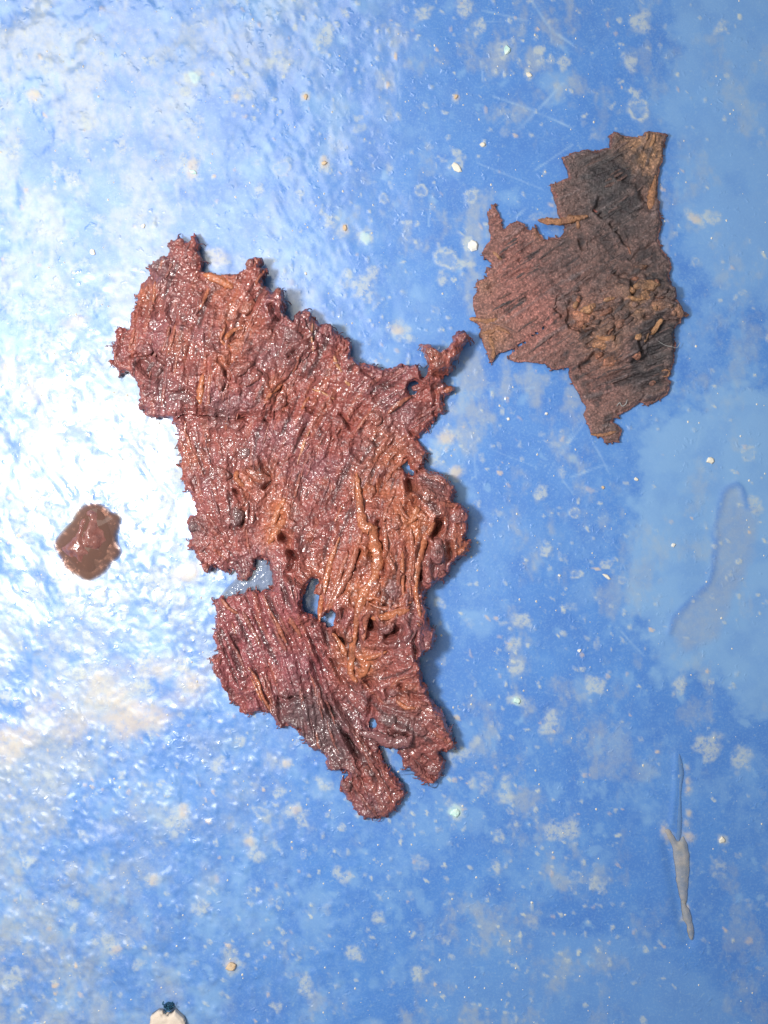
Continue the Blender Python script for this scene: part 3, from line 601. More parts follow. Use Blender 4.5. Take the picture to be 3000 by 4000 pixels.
    lay('upper_layer', upper, 15, 14)
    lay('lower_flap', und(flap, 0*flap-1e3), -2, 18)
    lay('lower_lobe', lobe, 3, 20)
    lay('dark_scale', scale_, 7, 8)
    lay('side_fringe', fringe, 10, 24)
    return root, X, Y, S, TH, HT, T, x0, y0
WR, WX, WY, WS, WTH, WH, WT, wx0, wy0 = build_wet()

ORG = (.42, .138, .062); ORB = (.34, .110, .066); REDB = (.27, .092, .072); PUR = (.20, .084, .084); TAN = (.50, .24, .11)
def blend(V, tint, TF, gx0, gy0, step, k):
    V = np.asarray(V); x = V[:, 0]/U+1500; y = 2000-V[:, 1]/U
    g = np.stack([sample(TF[..., c], gx0, gy0, step, x, y) for c in range(3)], 1)
    w = np.clip(k+.35*vn(x, y, 35, 5)[:, None], 0, 1)
    return np.array(tint)*(1-w)+g*w
def put_strand(root, H, gx0, gy0, step, pts, r, tint, mat, name='fibre', lift=0.3, flat=.5, seed=0, taper=.15, n=6, rise=None):
    P = catmull(pts, n)
    z = sample(H, gx0, gy0, step, P[:, 0], P[:, 1])
    k = np.ones(5)/5; z = np.convolve(np.pad(z, 2, 'edge'), k, 'valid')
    z = z+r*flat*lift
    if rise is not None: z = z+np.interp(np.linspace(0, 1, len(P)), np.linspace(0, 1, len(rise)), rise)
    V, F = strand_geo(P, z, r*(1.0 if r > 11 else .85), flat, 7, seed, taper, .32)
    TF = WT if root is WR else DTT
    return poly_obj(name, V, F, mat, root, blend(V, tint, TF, gx0, gy0, step, .15 if r > 9 else .35))
FIB = [('D', [(540,220),(560,400),(575,560),(610,680),(670,710),(700,850),(725,950),(700,1100),(630,1200),(590,1300),(550,1450),(530,1640)], 21, ORG), ('F', [(455,0),(432,120),(420,250),(412,400),(470,490)], 17, ORG),
       ('D', [(400,760),(330,950),(280,1150),(235,1350),(225,1495)], 13, ORG), ('D', [(590,700),(520,950),(460,1100),(350,1300),(300,1400)], 13, ORB), ('D', [(470,900),(400,1080),(350,1240),(270,1400)], 11, ORB),
       ('D', [(780,650),(800,900),(850,1010),(860,1080)], 10, ORB), ('D', [(930,880),(930,1100),(940,1290)], 10, ORG), ('D', [(1200,640),(1120,780),(1065,950),(1040,1150),(1055,1300),(1080,1430)], 14, ORG),
       ('D', [(1000,690),(1010,900),(990,1100),(1000,1280)], 11, ORB), ('D', [(610,1310),(760,1362),(900,1335),(1010,1308)], 11, ORB), ('D', [(665,1445),(800,1425),(990,1370)], 14, ORG), ('D', [(820,1385),(920,1362),(1000,1345)], 8, ORB),
       ('D', [(985,90),(900,150),(830,220),(790,300)], 11, ORB), ('D', [(520,230),(515,350),(520,480)], 6, ORB), ('D', [(1050,500),(1035,590),(980,650)], 13, ORG), ('D', [(850,420),(800,520),(770,640)], 11, ORB), ('D', [(900,450),(930,560),(1000,620)], 10, ORB),
       ('D', [(420,490),(385,570),(355,640)], 8, ORG), ('D', [(660,1330),(620,1450),(600,1640)], 12, ORB), ('D', [(1040,1480),(1080,1500)], 8, ORG), ('D', [(1240,470),(1330,500),(1420,480)], 9, ORB),
       ('F', [(520,275),(640,232),(740,186)], 11, ORG), ('F', [(575,290),(545,370),(480,450)], 12, ORG), ('F', [(760,540),(850,440),(950,410)], 8, ORB), ('F', [(820,640),(900,690),(1000,700)], 9, ORG), ('F', [(690,690),(850,740),(1050,720)], 8, PUR),
       ('A', [(750,390),(870,430),(970,490)], 15, ORG), ('A', [(790,480),(760,580),(730,650)], 8, ORG), ('A', [(915,770),(885,860),(955,905)], 9, ORG), ('A', [(1040,760),(960,790),(915,860)], 11, ORG), ('A', [(1190,360),(1150,420),(1130,470)], 9, ORB),
       ('A', [(410,430),(405,510),(400,590)], 7, ORG), ('A', [(760,1100),(740,1200),(735,1310)], 12, ORG), ('A', [(820,1080),(800,1200),(800,1310)], 8, ORB), ('A', [(1310,1150),(1230,1230),(1180,1310)], 9, ORG), ('A', [(560,740),(540,850),(500,960)], 8, ORB), ('A', [(520,720),(500,830),(460,940)], 6, ORB),
       ('B', [(265,370),(258,480),(275,600)], 6, TAN), ('B', [(430,620),(455,690),(495,755)], 6, TAN), ('B', [(520,820),(560,860)], 6, TAN), ('B', [(250,880),(340,915),(440,965)], 6, TAN), ('B', [(1050,940),(940,1000),(860,1080)], 14, ORB), ('B', [(230,940),(200,1000),(170,1050)], 8, ORG), ('B', [(240,1200),(200,1300),(160,1420)], 4.5, TAN),
       ('B', [(1310,905),(1350,885),(1396,872)], 12, ORB), ('C', [(1530,0),(1480,120),(1420,330)], 5, TAN), ('C', [(1300,680),(1220,820),(1150,1000)], 12, ORG), ('C', [(1300,900),(1240,990),(1120,1170)], 14, ORG), ('C', [(900,700),(890,820),(890,960)], 9, REDB), ('C', [(960,700),(950,820),(945,960)], 9, REDB), ('C', [(860,560),(780,470),(790,380)], 12, ORG),
       ('C', [(170,60),(210,130),(230,190)], 7, ORB), ('C', [(500,1150),(420,1220),(380,1260)], 8, PUR),
       ('E', [(480,370),(540,500),(620,640),(680,760)], 11, REDB), ('E', [(700,190),(760,330),(830,450),(960,720)], 10, ORB), ('E', [(990,420),(1050,530),(1110,650)], 11, ORB), ('E', [(540,960),(640,1130),(700,1300),(780,1440)], 9, ORG), ('E', [(560,1060),(630,1200),(690,1330)], 6, ORG), ('E', [(240,230),(320,330),(430,400)], 10, ORB), ('E', [(350,700),(450,880),(530,1080)], 7, REDB), ('E', [(1440,600),(1520,720),(1600,850)], 13, ORG), ('E', [(830,560),(900,700),(950,800)], 8, REDB),
       ('F', [(430,950),(520,1100),(640,1300),(760,1480)], 8, REDB), ('F', [(560,1200),(650,1350),(720,1500)], 6, REDB), ('F', [(480,1500),(560,1600),(660,1740)], 7, REDB)]
for i, (k, p, r, c) in enumerate(FIB):
    put_strand(WR, WH, wx0, wy0, STEP, Z(k, p), r, c, M_FIB, seed=i)
# thick twig bridging the two lower ends
put_strand(WR, WH, wx0, wy0, STEP, Z('F', [(480, 940), (560, 960), (650, 970), (760, 1010), (860, 1010), (930, 990), (965, 940)]), 22, PUR, M_FIB, name='twig', seed=91, lift=.2, flat=.7, rise=[10, 18, 18, 8])
# further fibres that follow the grain
rnd = random.Random(12); cnt = 0
while cnt < 150:
    x = rnd.uniform(460, 1800); y = rnd.uniform(930, 3150)
    if sample(WS, wx0, wy0, STEP, x, y) > -30: continue
    pts = [(x, y)]; d0 = None; L = rnd.uniform(50, 150)
    for k in range(int(L/14)):
        th = float(sample(np.cos(2*WTH), wx0, wy0, STEP, pts[-1][0], pts[-1][1])), float(sample(np.sin(2*WTH), wx0, wy0, STEP, pts[-1][0], pts[-1][1]))
        a = math.atan2(th[1], th[0])/2+rnd.gauss(0, .12); d = (math.cos(a), math.sin(a))
        if d0 and d[0]*d0[0]+d[1]*d0[1] < 0: d = (-d[0], -d[1])
        d0 = d; q = (pts[-1][0]+14*d[0], pts[-1][1]+14*d[1])
        if sample(WS, wx0, wy0, STEP, *q) > -12: break
        pts.append(q)
    if len(pts) < 4: continue
    put_strand(WR, WH, wx0, wy0, STEP, pts, rnd.uniform(4, 8.5), rnd.choice([REDB, REDB, ORB, PUR, PUR]), M_FIB, seed=200+cnt, n=2, lift=.1)
    cnt += 1

# lumps of pith stuck on the sheet
def lump_obj(root, H, gx0, gy0, step, x, y, a, b, h, ang, tint, mat, seed, name='lump', sink=.25, base=None, nz=.28):
    nu, nv = 18, 8; V = []; rs = np.random.RandomState(seed)
    z0 = float(sample(H, gx0, gy0, step, x, y)) if base is None else base
    ca, sa = math.cos(ang), math.sin(ang)
    ph = rs.uniform(0, 6.28, 6); am = rs.uniform(.3, 1, 6)
    for j in range(nv+1):
        t = j/nv; rr = math.cos(t*math.pi/2)**.8; zz = math.sin(t*math.pi/2)
        for i in range(nu):
            p = 2*math.pi*i/nu
            w = 1+nz*(am[0]*math.sin(2*p+ph[0])*.5+am[1]*math.sin(3*p+ph[1])*.5+am[2]*math.sin(5*p+ph[2]+t*2)*.35)+rs.uniform(-1, 1)*nz*.22
            u = a*rr*w*math.cos(p); v = b*rr*w*math.sin(p)
            zt = h*(zz*(1+rs.uniform(-1, 1)*nz*.5))-h*sink
            V.append(W(x+u*ca-v*sa, y+u*sa+v*ca, max(z0+zt, .4)))
    F = []
    for j in range(nv):
        for i in range(nu):
            F.append((j*nu+i, (j+1)*nu+i, (j+1)*nu+(i+1) % nu, j*nu+(i+1) % nu)[::-1])
    F.append(tuple(range(nu))[::-1]) if False else None
    F = [f for f in F if f]
    return poly_obj(name, V, F, mat, root, None if tint is None else blend(V, tint, WT if root is WR else DTT, gx0, gy0, step, .55))
GRY = (.155, .10, .10); DRK = (.11, .066, .066)
LUM = [('C', 320, 990, 100, 80, 26, .4, GRY), ('C', 790, 880, 75, 95, 18, 0, DRK), ('C', 1010, 450, 130, 70, 26, .3, ORB), ('C', 640, 420, 90, 60, 20, .6, REDB), ('C', 850, 200, 80, 60, 16, 0, GRY), ('C', 850, 1520, 80, 60, 18, .8, REDB), ('C', 450, 1420, 45, 55, 14, 0, REDB),
       ('A', 420, 315, 80, 45, 20, -.5, GRY), ('A', 580, 160, 55, 40, 12, 0, REDB), ('A', 1090, 320, 55, 70, 22, .3, PUR), ('A', 1295, 530, 40, 45, 20, 0, ORB), ('A', 1300, 620, 38, 60, 18, .2, REDB), ('A', 380, 1030, 55, 18, 16, -.9, DRK), ('A', 440, 1070, 60, 18, 16, -.9, DRK), ('A', 330, 910, 60, 45, 18, 0, PUR), ('A', 620, 1260, 110, 42, 22, .1, GRY),
       ('A', 1030, 1060, 80, 42, 24, -.5, REDB), ('A', 1010, 900, 100, 60, 22, -.2, ORB), ('A', 990, 1280, 60, 75, 20, 0, PUR), ('A', 1110, 1120, 70, 40, 18, -.7, ORB), ('A', 1290, 1280, 38, 90, 18, .3, REDB), ('A', 880, 1140, 36, 75, 18, 0, REDB), ('A', 170, 830, 55, 45, 14, 0, REDB), ('A', 150, 980, 45, 40, 14, 0, PUR), ('A', 600, 800, 50, 80, 16, .3, ORB), ('A', 1060, 620, 70, 45, 16, -.6, ORB), ('A', 1380, 820, 80, 50, 16, .6, PUR), ('A', 1200, 800, 50, 70, 18, -.4, REDB),
       ('B', 740, 780, 75, 40, 22, -.3, REDB), ('B', 860, 770, 70, 38, 18, 0, ORB), ('B', 760, 1110, 60, 65, 20, 0, REDB), ('B', 1100, 870, 90, 55, 16, -.4, PUR), ('B', 700, 1360, 80, 75, 20, .2, PUR), ('B', 1440, 500, 70, 40, 18, -.8, REDB), ('B', 1200, 610, 60, 45, 16, .5, REDB), ('B', 1120, 1450, 50, 70, 20, .2, ORB), ('B', 380, 430, 50, 75, 18, .3, REDB), ('B', 200, 320, 70, 45, 16, -.3, REDB), ('B', 470, 1150, 60, 45, 18, .5, PUR),
       ('D', 1200, 330, 150, 55, 34, .45, PUR), ('D', 1225, 880, 62, 130, 40, 0, PUR), ('D', 850, 1210, 90, 110, 20, .2, PUR), ('D', 1400, 590, 80, 85, 34, .3, PUR), ('D', 1430, 880, 80, 38, 26, -.75, ORG), ('D', 1100, 590, 95, 45, 26, .4, ORB), ('D', 880, 640, 55, 70, 22, 0, REDB), ('D', 1150, 420, 70, 55, 18, .5, ORB), ('D', 830, 760, 36, 55, 18, 0, ORB), ('D', 700, 1170, 60, 70, 20, -.4, ORB), ('D', 800, 1520, 70, 50, 14, 0, PUR), ('D', 1260, 1080, 85, 45, 20, -.4, REDB), ('D', 900, 240, 60, 45, 20, -.4, ORB), ('D', 660, 380, 45, 70, 18, .1, ORB), ('D', 1050, 210, 30, 45, 14, 0, ORB),
       ('F', 1100, 120, 75, 85, 26, .2, REDB), ('F', 800, 560, 60, 45, 20, -.6, PUR), ('F', 960, 500, 75, 55, 20, .4, ORB), ('F', 1160, 1290, 55, 55, 10, 0, PUR), ('F', 1040, 900, 80, 60, 16, .2, PUR), ('F', 1180, 780, 90, 50, 16, .5, PUR), ('F', 750, 820, 90, 55, 14, .3, GRY), ('F', 520, 380, 50, 35, 16, .3, ORG), ('F', 370, 400, 70, 40, 14, .8, PUR), ('F', 1320, 1040, 50, 45, 14, 0, REDB), ('F', 560, 1300, 55, 35, 12, 1, REDB), ('F', 370, 1440, 60, 45, 14, .5, GRY), ('F', 740, 280, 60, 40, 18, .3, REDB), ('F', 400, 60, 35, 60, 18, 0, ORB)]
for i, (k, x, y, a, b, h, an, c) in enumerate(LUM):
    s = ZW[k][2]; px, py = z1(k, x, y)
    s *= float(np.clip(-sample(WS, wx0, wy0, STEP, px, py)/(max(a, b)*s), .55, 1))
    lump_obj(WR, WH, wx0, wy0, STEP, px, py, a*s, b*s, h*.8, an, c, M_WET, 400+i, sink=.35)
# frayed hairs along the torn rim (one mass, each only a pixel or two)
def frays(root, OUTL, S, H, gx0, gy0, step, n, seed, mat, tint, lmin, lmax, hairs=()):
    rnd = random.Random(seed); Vs = []; Fs = []; off = 0
    gy, gx = np.gradient(S, step)
    P = catmull(OUTL+[OUTL[0]], 3)
    items = []
    for i in range(n):
        x, y = P[rnd.randrange(len(P))]; nx = float(sample(gx, gx0, gy0, step, x, y)); ny = float(sample(gy, gx0, gy0, step, x, y)); q = math.hypot(nx, ny)+1e-6
        a = math.atan2(ny/q, nx/q)+rnd.gauss(0, .6); L = rnd.uniform(lmin, lmax)
        items.append(([(x-9*math.cos(a), y-9*math.sin(a)), (x+L*.5*math.cos(a), y+L*.5*math.sin(a)), (x+L*math.cos(a+.4), y+L*math.sin(a+.4))], rnd.uniform(1.6, 3.6)))
    for h in hairs: items.append((h, 2.2))
    for i, (pts, r) in enumerate(items):
        C = catmull(pts, 3); z = np.linspace(max(3, float(sample(H, gx0, gy0, step, *pts[0]))-3), 4, len(C))
        V, F = strand_geo(C, z, r, .7, 4, i, .15, .2)
        Vs.append(V); Fs += [tuple(q+off for q in f) for f in F]; off += len(V)
    o = poly_obj('frayed_rim', np.vstack(Vs), Fs, mat, root, tint); o['kind'] = 'stuff'
    return o
frays(WR, OUT, WS, WH, wx0, wy0, STEP, 190, 31, M_FIB, (.24, .07, .06), 8, 22,
      [Z('A', [(110, 880), (70, 882), (45, 874), (20, 876)]), Z('A', [(110, 1000), (80, 985), (58, 988)]), Z('A', [(150, 1050), (143, 1080), (140, 1098)]), Z('A', [(265, 520), (245, 520), (230, 508)])])

# ================================================================== SMALL DRY FRAGMENT
OUT2 = (Z('G', [(1075,90),(1110,80),(1150,105),(1230,112),(1300,110),(1315,80),(1360,78),(1400,75),(1430,88),(1470,95),(1488,100),(1465,150),(1450,200),(1445,270),(1425,330),(1420,400),(1410,460),(1405,545),(1430,575),(1425,640),(1440,690),(1440,740),(1425,770),(1415,850),(1430,890),(1450,940),(1495,975),(1510,1040),(1490,1100),(1510,1180)])
 + Z('H', [(1530,114),(1525,170),(1560,220),(1585,260),(1635,275),(1630,290),(1580,300),(1570,350),(1525,380),(1520,430),(1535,480),(1530,560),(1530,610),(1515,650),(1515,700),(1480,735),(1505,760),(1490,850),(1430,890),(1380,910),(1330,930),(1290,900),(1240,945),(1190,975),(1130,990),(1140,1025),(1100,1020),(1085,1050),(1130,1070),(1155,1110),(1140,1150),(1140,1195),(1100,1190),(1040,1195),(1010,1160),(940,1145),(920,1100),(900,1050),(880,1000),(890,960),(900,930),(860,880),(840,830),(800,770),(780,710),(785,665),(730,660),(680,675),(640,660),(600,630),(520,620),(450,610),(380,620),(345,600),(345,565),(450,488),(560,405),(655,322),(650,318),(555,392),(440,475),(330,545),(270,550),(245,570),(230,615),(210,615),(190,560),(165,510),(150,460),(130,430),(145,380),(120,340),(60,315),(70,300),(110,300),(95,240),(85,180),(90,140),(125,110),(100,65)])
 + Z('G', [(140,1130),(195,1110),(185,1060),(180,1040),(215,1045),(215,1010),(180,985),(150,940),(170,890),(210,850),(205,780),(200,720),(188,640),(215,625),(215,590),(240,595),(250,630),(275,660),(295,710),(290,750),(310,770),(350,735),(400,710),(450,735),(480,770),(510,780),(520,755),(550,760),(565,800),(605,850),(640,840),(690,830),(735,815),(745,790),(745,750),(735,715),(715,690),(690,650),(680,590),(670,540),(655,490),(642,455),(680,440),(740,420),(785,405),(775,380),(750,320),(720,250),(790,225),(850,210),(905,195),(925,220),(990,210),(1065,185),(1070,130)]))
CR2 = [(Z('G', [(1070,740),(1130,810),(1150,860),(1200,900)]), 7, 20), (Z('G', [(850,860),(870,910)]), 8, 18), (Z('G', [(1210,1000),(1290,930),(1370,880)]), 7, 14), (Z('G', [(200,1200),(400,1090),(560,1030)]), 5, 11), (Z('G', [(130,1165),(300,1070),(430,990)]), 5, 11), (Z('G', [(420,1000),(560,880),(740,800)]), 5, 9),
       (Z('G', [(1100,1090),(1240,1130),(1220,1230)]), 11, 22), (Z('G', [(1000,560),(960,640),(1010,680)]), 9, 20), (Z('G', [(1130,400),(1260,440),(1320,560)]), 12, 12), (Z('H', [(780,370),(900,390),(960,420)]), 8, 22), (Z('H', [(1050,420),(1120,370),(1080,470)]), 8, 20), (Z('H', [(960,560),(900,640),(860,660)]), 8, 18), (Z('H', [(1300,310),(1420,300),(1560,320)]), 9, 16),
       (Z('H', [(1270,490),(1280,560)]), 9, 20), (Z('H', [(860,690),(1000,740),(1200,680),(1400,640)]), 5, 10), (Z('H', [(1100,770),(1250,730),(1400,690)]), 5, 12), (Z('H', [(1290,900),(1310,860)]), 5, 12), (Z('H', [(700,170),(680,240),(720,290)]), 7, 16), (Z('H', [(770,260),(770,340)]), 8, 20), (Z('H', [(1210,60),(1220,160)]), 9, 20)]
def build_dry():
    x0, x1, y0, y1 = 1800, 2720, 490, 1760; st = 4.0
    X, Y = grid(x0, x1, y0, y1, st)
    jx = 6*vn(X, Y, 22, 1901)+3*vn(X, Y, 9, 1903); jy = 6*vn(X, Y, 22, 1905)+3*vn(X, Y, 9, 1907)
    S = sdf(X+jx*.6, Y+jy*.6, OUT2)+2.0*vn(X, Y, 12, 1911)
    TH = orient(X, Y, [(*z1('G', 300, 1100), -32), (*z1('G', 700, 900), -35), (*z1('H', 400, 300), -38), (*z1('H', 600, 500), -36), (*z1('G', 900, 450), -18), (*z1('G', 850, 300), -20), (*z1('G', 1100, 700), -32), (*z1('G', 1280, 600), -30), (*z1('G', 1380, 250), -82), (*z1('G', 1350, 500), -78), (*z1('G', 1300, 1000), -32), (*z1('H', 1100, 750), -16), (*z1('H', 1350, 650), -18), (*z1('H', 1400, 480), -22), (*z1('H', 1050, 950), -22), (*z1('H', 1150, 450), -50), (*z1('H', 1050, 1150), 0), (*z1('H', 200, 450), 50)])
    rs = np.random.RandomState(8); wn = rs.uniform(-1, 1, X.shape)
    fine = lic(x0, y0, st, X, Y, TH, wn, 10); mid = lic(x0, y0, st, X, Y, TH, vn(X, Y, 12, 1041), 24); coarse = lic(x0, y0, st, X, Y, TH, vn(X, Y, 30, 1043), 30)
    lump = fbm(X, Y, 80, 1047, 3)
    ru = np.exp(-(((X-2440)/190)**2+((Y-1290)/150)**2)); ru2 = np.exp(-(((X-2520)/140)**2+((Y-1420)/120)**2))
    H = 17+gauss(X, Y, [(*z1('H', 1200, 300), 200, 14), (*z1('G', 900, 800), 150, 6), (*z1('H', 1400, 200), 120, 12)])+(4+22*ru)*lump+4.0*fbm(X, Y, 36, 1049, 2)+2.6*coarse+(2.2+3.0*ru2)*mid+1.4*fine
    for (p, w, d) in CR2:
        dd = seg_dist(X+4*vn(X, Y, 22, 61), Y+4*vn(X, Y, 22, 62), p); H -= d*np.exp(-(dd/w)**2); H += .2*d*np.exp(-((dd-w*2)/w)**2)
    H = np.maximum(H, 3)*(.5+.5*sm(0, 18, -S))+2
    base = np.array([.200, .112, .094]); pink = np.array([.32, .135, .112]); gr = np.array([.084, .072, .073]); dark = np.array([.030, .026, .030]); tan = np.array([.38, .21, .115]); orange = np.array([.40, .18, .10])
    T = np.tile(base, (*X.shape, 1))
    def mixin(T, w, c): w = np.clip(w, 0, 1)[..., None]; return T*(1-w)+c*w
    cn = fbm(X, Y, 110, 1071, 4, .6); cm = fbm(X, Y, 40, 1073, 3)
    T = mixin(T, gauss(X, Y, [(*z1('G', 450, 1150), 180, .8), (*z1('H', 400, 200), 170, .8), (*z1('H', 600, 480), 130, .6), (*z1('G', 350, 850), 90, .6), (*z1('H', 1000, 800), 120, .5), (*z1('H', 1180, 560), 60, .5), (*z1('G', 240, 680), 40, .8)])*(.8+.4*cm), pink)
    T = mixin(T, gauss(X, Y, [(*z1('G', 950, 380), 130, .9), (*z1('G', 1150, 330), 120, .9), (*z1('G', 1000, 600), 120, .6), (*z1('G', 1200, 750), 120, .6), (*z1('G', 700, 1020), 100, .6), (*z1('H', 1450, 480), 100, 1.0), (*z1('H', 1300, 680), 120, .8), (*z1('G', 1420, 1080), 110, .7)])*(.8+.4*cm), gr)
    T = mixin(T, sm(.25, .6, cn)*.4, gr)
    T = mixin(T, gauss(X, Y, [(*z1('G', 1340, 150), 70, .8), (*z1('G', 1310, 280), 70, .9), (*z1('G', 1380, 420), 50, .8), (*z1('G', 1150, 150), 50, .4), (*z1('H', 200, 420), 75, .5), (*z1('H', 1250, 200), 80, .7), (*z1('H', 1000, 470), 70, .6), (*z1('G', 170, 1180), 40, .5)])*(.75+.7*cm), tan)
    T = mixin(T, gauss(X, Y, [(*z1('H', 860, 300), 55, .9), (*z1('H', 1060, 620), 35, .9), (*z1('G', 560, 800), 25, .9), (*z1('H', 250, 420), 40, .6)])*(.8+.5*cm), orange)
    T = mixin(T, gauss(X, Y, [(*z1('G', 1150, 400), 90, .8), (*z1('G', 1240, 540), 70, .6), (*z1('G', 1290, 1090), 70, .8), (*z1('H', 1440, 470), 95, 1.0), (*z1('H', 1350, 610), 90, .8), (*z1('G', 1430, 1060), 90, .8), (*z1('H', 1480, 330), 70, .8), (*z1('G', 1000, 380), 100, .6), (*z1('G', 1150, 760), 90, .5), (*z1('H', 900, 400), 60, .7), (*z1('H', 800, 560), 60, .4), (*z1('G', 870, 890), 40, .6), (*z1('G', 960, 580), 50, .6), (*z1('H', 1200, 720), 80, .5)])*sm(-.25, .35, cm+.25*coarse), dark)
    T = mixin(T, sm(.6, 1.9, -mid)*.9*(.1+ru2+.9*sm(0, .4, cm)), dark)
    T = mixin(T, sm(.0, .45, fbm(X, Y, 55, 1079, 5, .7)+.12*mid)*.75*sm(1900, 2350, X), dark)
    T = mixin(T, sm(.9, 2.2, mid+.5*fine)*.28, np.array([.30, .24, .24]))
    T = mixin(T, sm(10, 1, -S)*.55, np.array([.28, .10, .085]))
    root = empty('bark_scrap', 'smaller dull grey-brown flat bark piece at upper right, wide at its middle', 'bark')
    def cut(pts): return sdf(X+7*vn(X, Y, 24, 1921), Y+7*vn(X, Y, 24, 1923), pts)
    strip = cut(Z('G', [(1060, 0), (1600, 0), (1500, 560), (1350, 660), (1280, 430), (1190, 260), (1090, 170)]))
    ridge = cut(Z('H', [(690, 200), (800, 190), (1000, 120), (1250, 0), (1560, 80), (1620, 300), (1420, 330), (1300, 480), (1280, 560), (1200, 640), (1030, 560), (930, 420), (780, 360)]))
    HT = H.copy()
    def lay(name, s, dz, th):
        ss = np.maximum(S, s); h = H+dz*(.6+.4*sm(0, 18, -s)); m = ss < 0; HT[m] = np.maximum(HT[m], h[m])
        return sheet(name, X, Y, ss, h, th, M_DRY, root, T, step=st)
    sheet('body_layer', X, Y, S, H, 14, M_DRY, root, T, step=st)
    lay('tan_strip', strip, 7, 6); lay('raised_ridge', ridge, 18, 16)
    return root, X, Y, S, TH, HT, x0, y0, st, T
DR, DX, DY, DS, DTH, DH, dx0, dy0, dst, DTT = build_dry()
DT = (.44, .21, .105); DTAN = (.52, .27, .13); DORG = (.46, .19, .11); DRED = (.42, .13, .11); DDK = (.075, .065, .068); DBR = (.20, .13, .12)
FIB2 = [('G', [(545,715),(620,722),(700,725),(780,712),(850,700),(905,688)], 17, DT, [14, 12, 8, 4]), ('G', [(825,715),(835,745),(838,775)], 9, DT, None), ('G', [(950,630),(975,645),(995,662)], 6, DRED, None), ('G', [(1390,390),(1375,480),(1360,560),(1345,640)], 15, DT, None), ('G', [(1330,90),(1318,150)], 8, DTAN, None), ('G', [(1385,80),(1375,140),(1350,190)], 8, DTAN, None),
        ('G', [(225,935),(255,965),(290,995)], 7, DTAN, None), ('G', [(670,500),(680,525),(690,545)], 8, DRED, None), ('G', [(1190,900),(1200,930),(1212,960)], 6, DORG, None), ('H', [(1425,325),(1385,370),(1345,430)], 15, DTAN, None), ('H', [(1330,425),(1310,460),(1295,492)], 9, DTAN, None), ('H', [(930,1138),(1020,1142),(1110,1118)], 9, DT, None),
        ('H', [(150,410),(210,405),(270,380),(350,420)], 10, DT, None), ('H', [(230,600),(230,530),(200,440)], 11, DT, None), ('H', [(60,308),(110,315),(180,330),(260,310)], 11, DT, None), ('H', [(1540,300),(1590,290),(1638,280)], 8, DORG, None), ('H', [(1170,170),(1250,190),(1350,150)], 10, DTAN, None), ('H', [(960,440),(1040,470),(1090,440)], 12, DT, None), ('H', [(1040,340),(1090,280),(1150,220)], 9, DDK, None),
        ('G', [(560,990),(640,930),(740,870)], 5, DDK, None), ('G', [(1000,720),(1100,650),(1210,600)], 6, DDK, None), ('G', [(1140,700),(1240,640),(1320,610)], 6, DDK, None), ('H', [(480,560),(560,500),(650,430)], 5, DDK, None), ('H', [(1310,520),(1420,490),(1520,450)], 6, DDK, None), ('H', [(1300,570),(1420,540),(1525,500)], 6, DDK, None), ('H', [(1180,650),(1330,620),(1480,570)], 6, DDK, None), ('H', [(950,790),(1100,760),(1200,720)], 5, DBR, None), ('H', [(1430,690),(1460,680),(1490,690),(1480,720),(1440,725)], 6, DT, None)]
for i, (k, p, r, c, rise) in enumerate(FIB2):
    put_strand(DR, DH, dx0, dy0, dst, Z(k, p), r*.9, c, M_DRYF, seed=600+i, rise=rise, lift=.2)
rnd = random.Random(21); cnt = 0
while cnt < 90:
    x = rnd.uniform(1820, 2680); y = rnd.uniform(520, 1720)
    if sample(DS, dx0, dy0, dst, x, y) > -25: continue
    a = float(sample(DTH, dx0, dy0, dst, x, y)); L = rnd.uniform(40, 130)
    q = (x+L*math.cos(a), y+L*math.sin(a)); mq = ((x+q[0])/2+rnd.gauss(0, 3), (y+q[1])/2+rnd.gauss(0, 3))
    if sample(DS, dx0, dy0, dst, *q) > -12 or sample(DS, dx0, dy0, dst, *mq) > -12: continue
    put_strand(DR, DH, dx0, dy0, dst, [(x, y), mq, q], rnd.uniform(3, 6.5), rnd.choice([DBR, DBR, DDK, DDK, (.17, .10, .085)]), M_DRYF, seed=700+cnt, lift=.1, n=4); cnt += 1
LUM2 = [('H', 860, 310, 80, 45, 18, .2, DORG), ('H', 1060, 620, 50, 38, 14, .4, DORG), ('H', 900, 255, 60, 35, 16, -.3, DTAN), ('H', 1280, 90, 55, 40, 14, 0, DTAN), ('H', 1430, 230, 80, 38, 14, .1, DT), ('H', 1545, 260, 32, 55, 16, -.3, DT), ('H', 1240, 580, 30, 40, 10, 0, DORG), ('H', 1130, 300, 60, 45, 14, -.8, DBR), ('H', 830, 180, 45, 40, 12, 0, DDK), ('H', 720, 220, 45, 40, 12, .3, DBR), ('H', 1000, 500, 60, 38, 14, -.2, DT), ('H', 1370, 770, 28, 24, 8, 0, DORG), ('G', 1330, 1190, 70, 40, 12, .2, DTAN), ('H', 1300, 150, 60, 30, 14, .2, DTAN), ('H', 1490, 140, 40, 55, 14, 0, DDK)]
rl = random.Random(77)
for i in range(46):      # crumbs crowded along the raised ridge
    t = rl.random(); x = 700+860*t+rl.gauss(0, 40); y = 230-60*t+rl.gauss(0, 95)+(150 if rl.random() < .35 else 0)
    px_, py_ = z1('H', x, y)
    if sample(DS, dx0, dy0, dst, px_, py_) > -30: continue
    LUM2.append(('H', x, y, rl.uniform(18, 48), rl.uniform(12, 28), rl.uniform(9, 20), rl.uniform(-1, .6), rl.choice([DT, DTAN, DBR, DDK, DDK, DORG, DBR])))
for i, (k, x, y, a, b, h, an, c) in enumerate(LUM2):
    s = ZW[k][2]; px, py = z1(k, x, y)
    lump_obj(DR, DH, dx0, dy0, dst, px, py, a*s, b*s, h*1.5, an, c, M_DRY, 800+i, sink=.35)
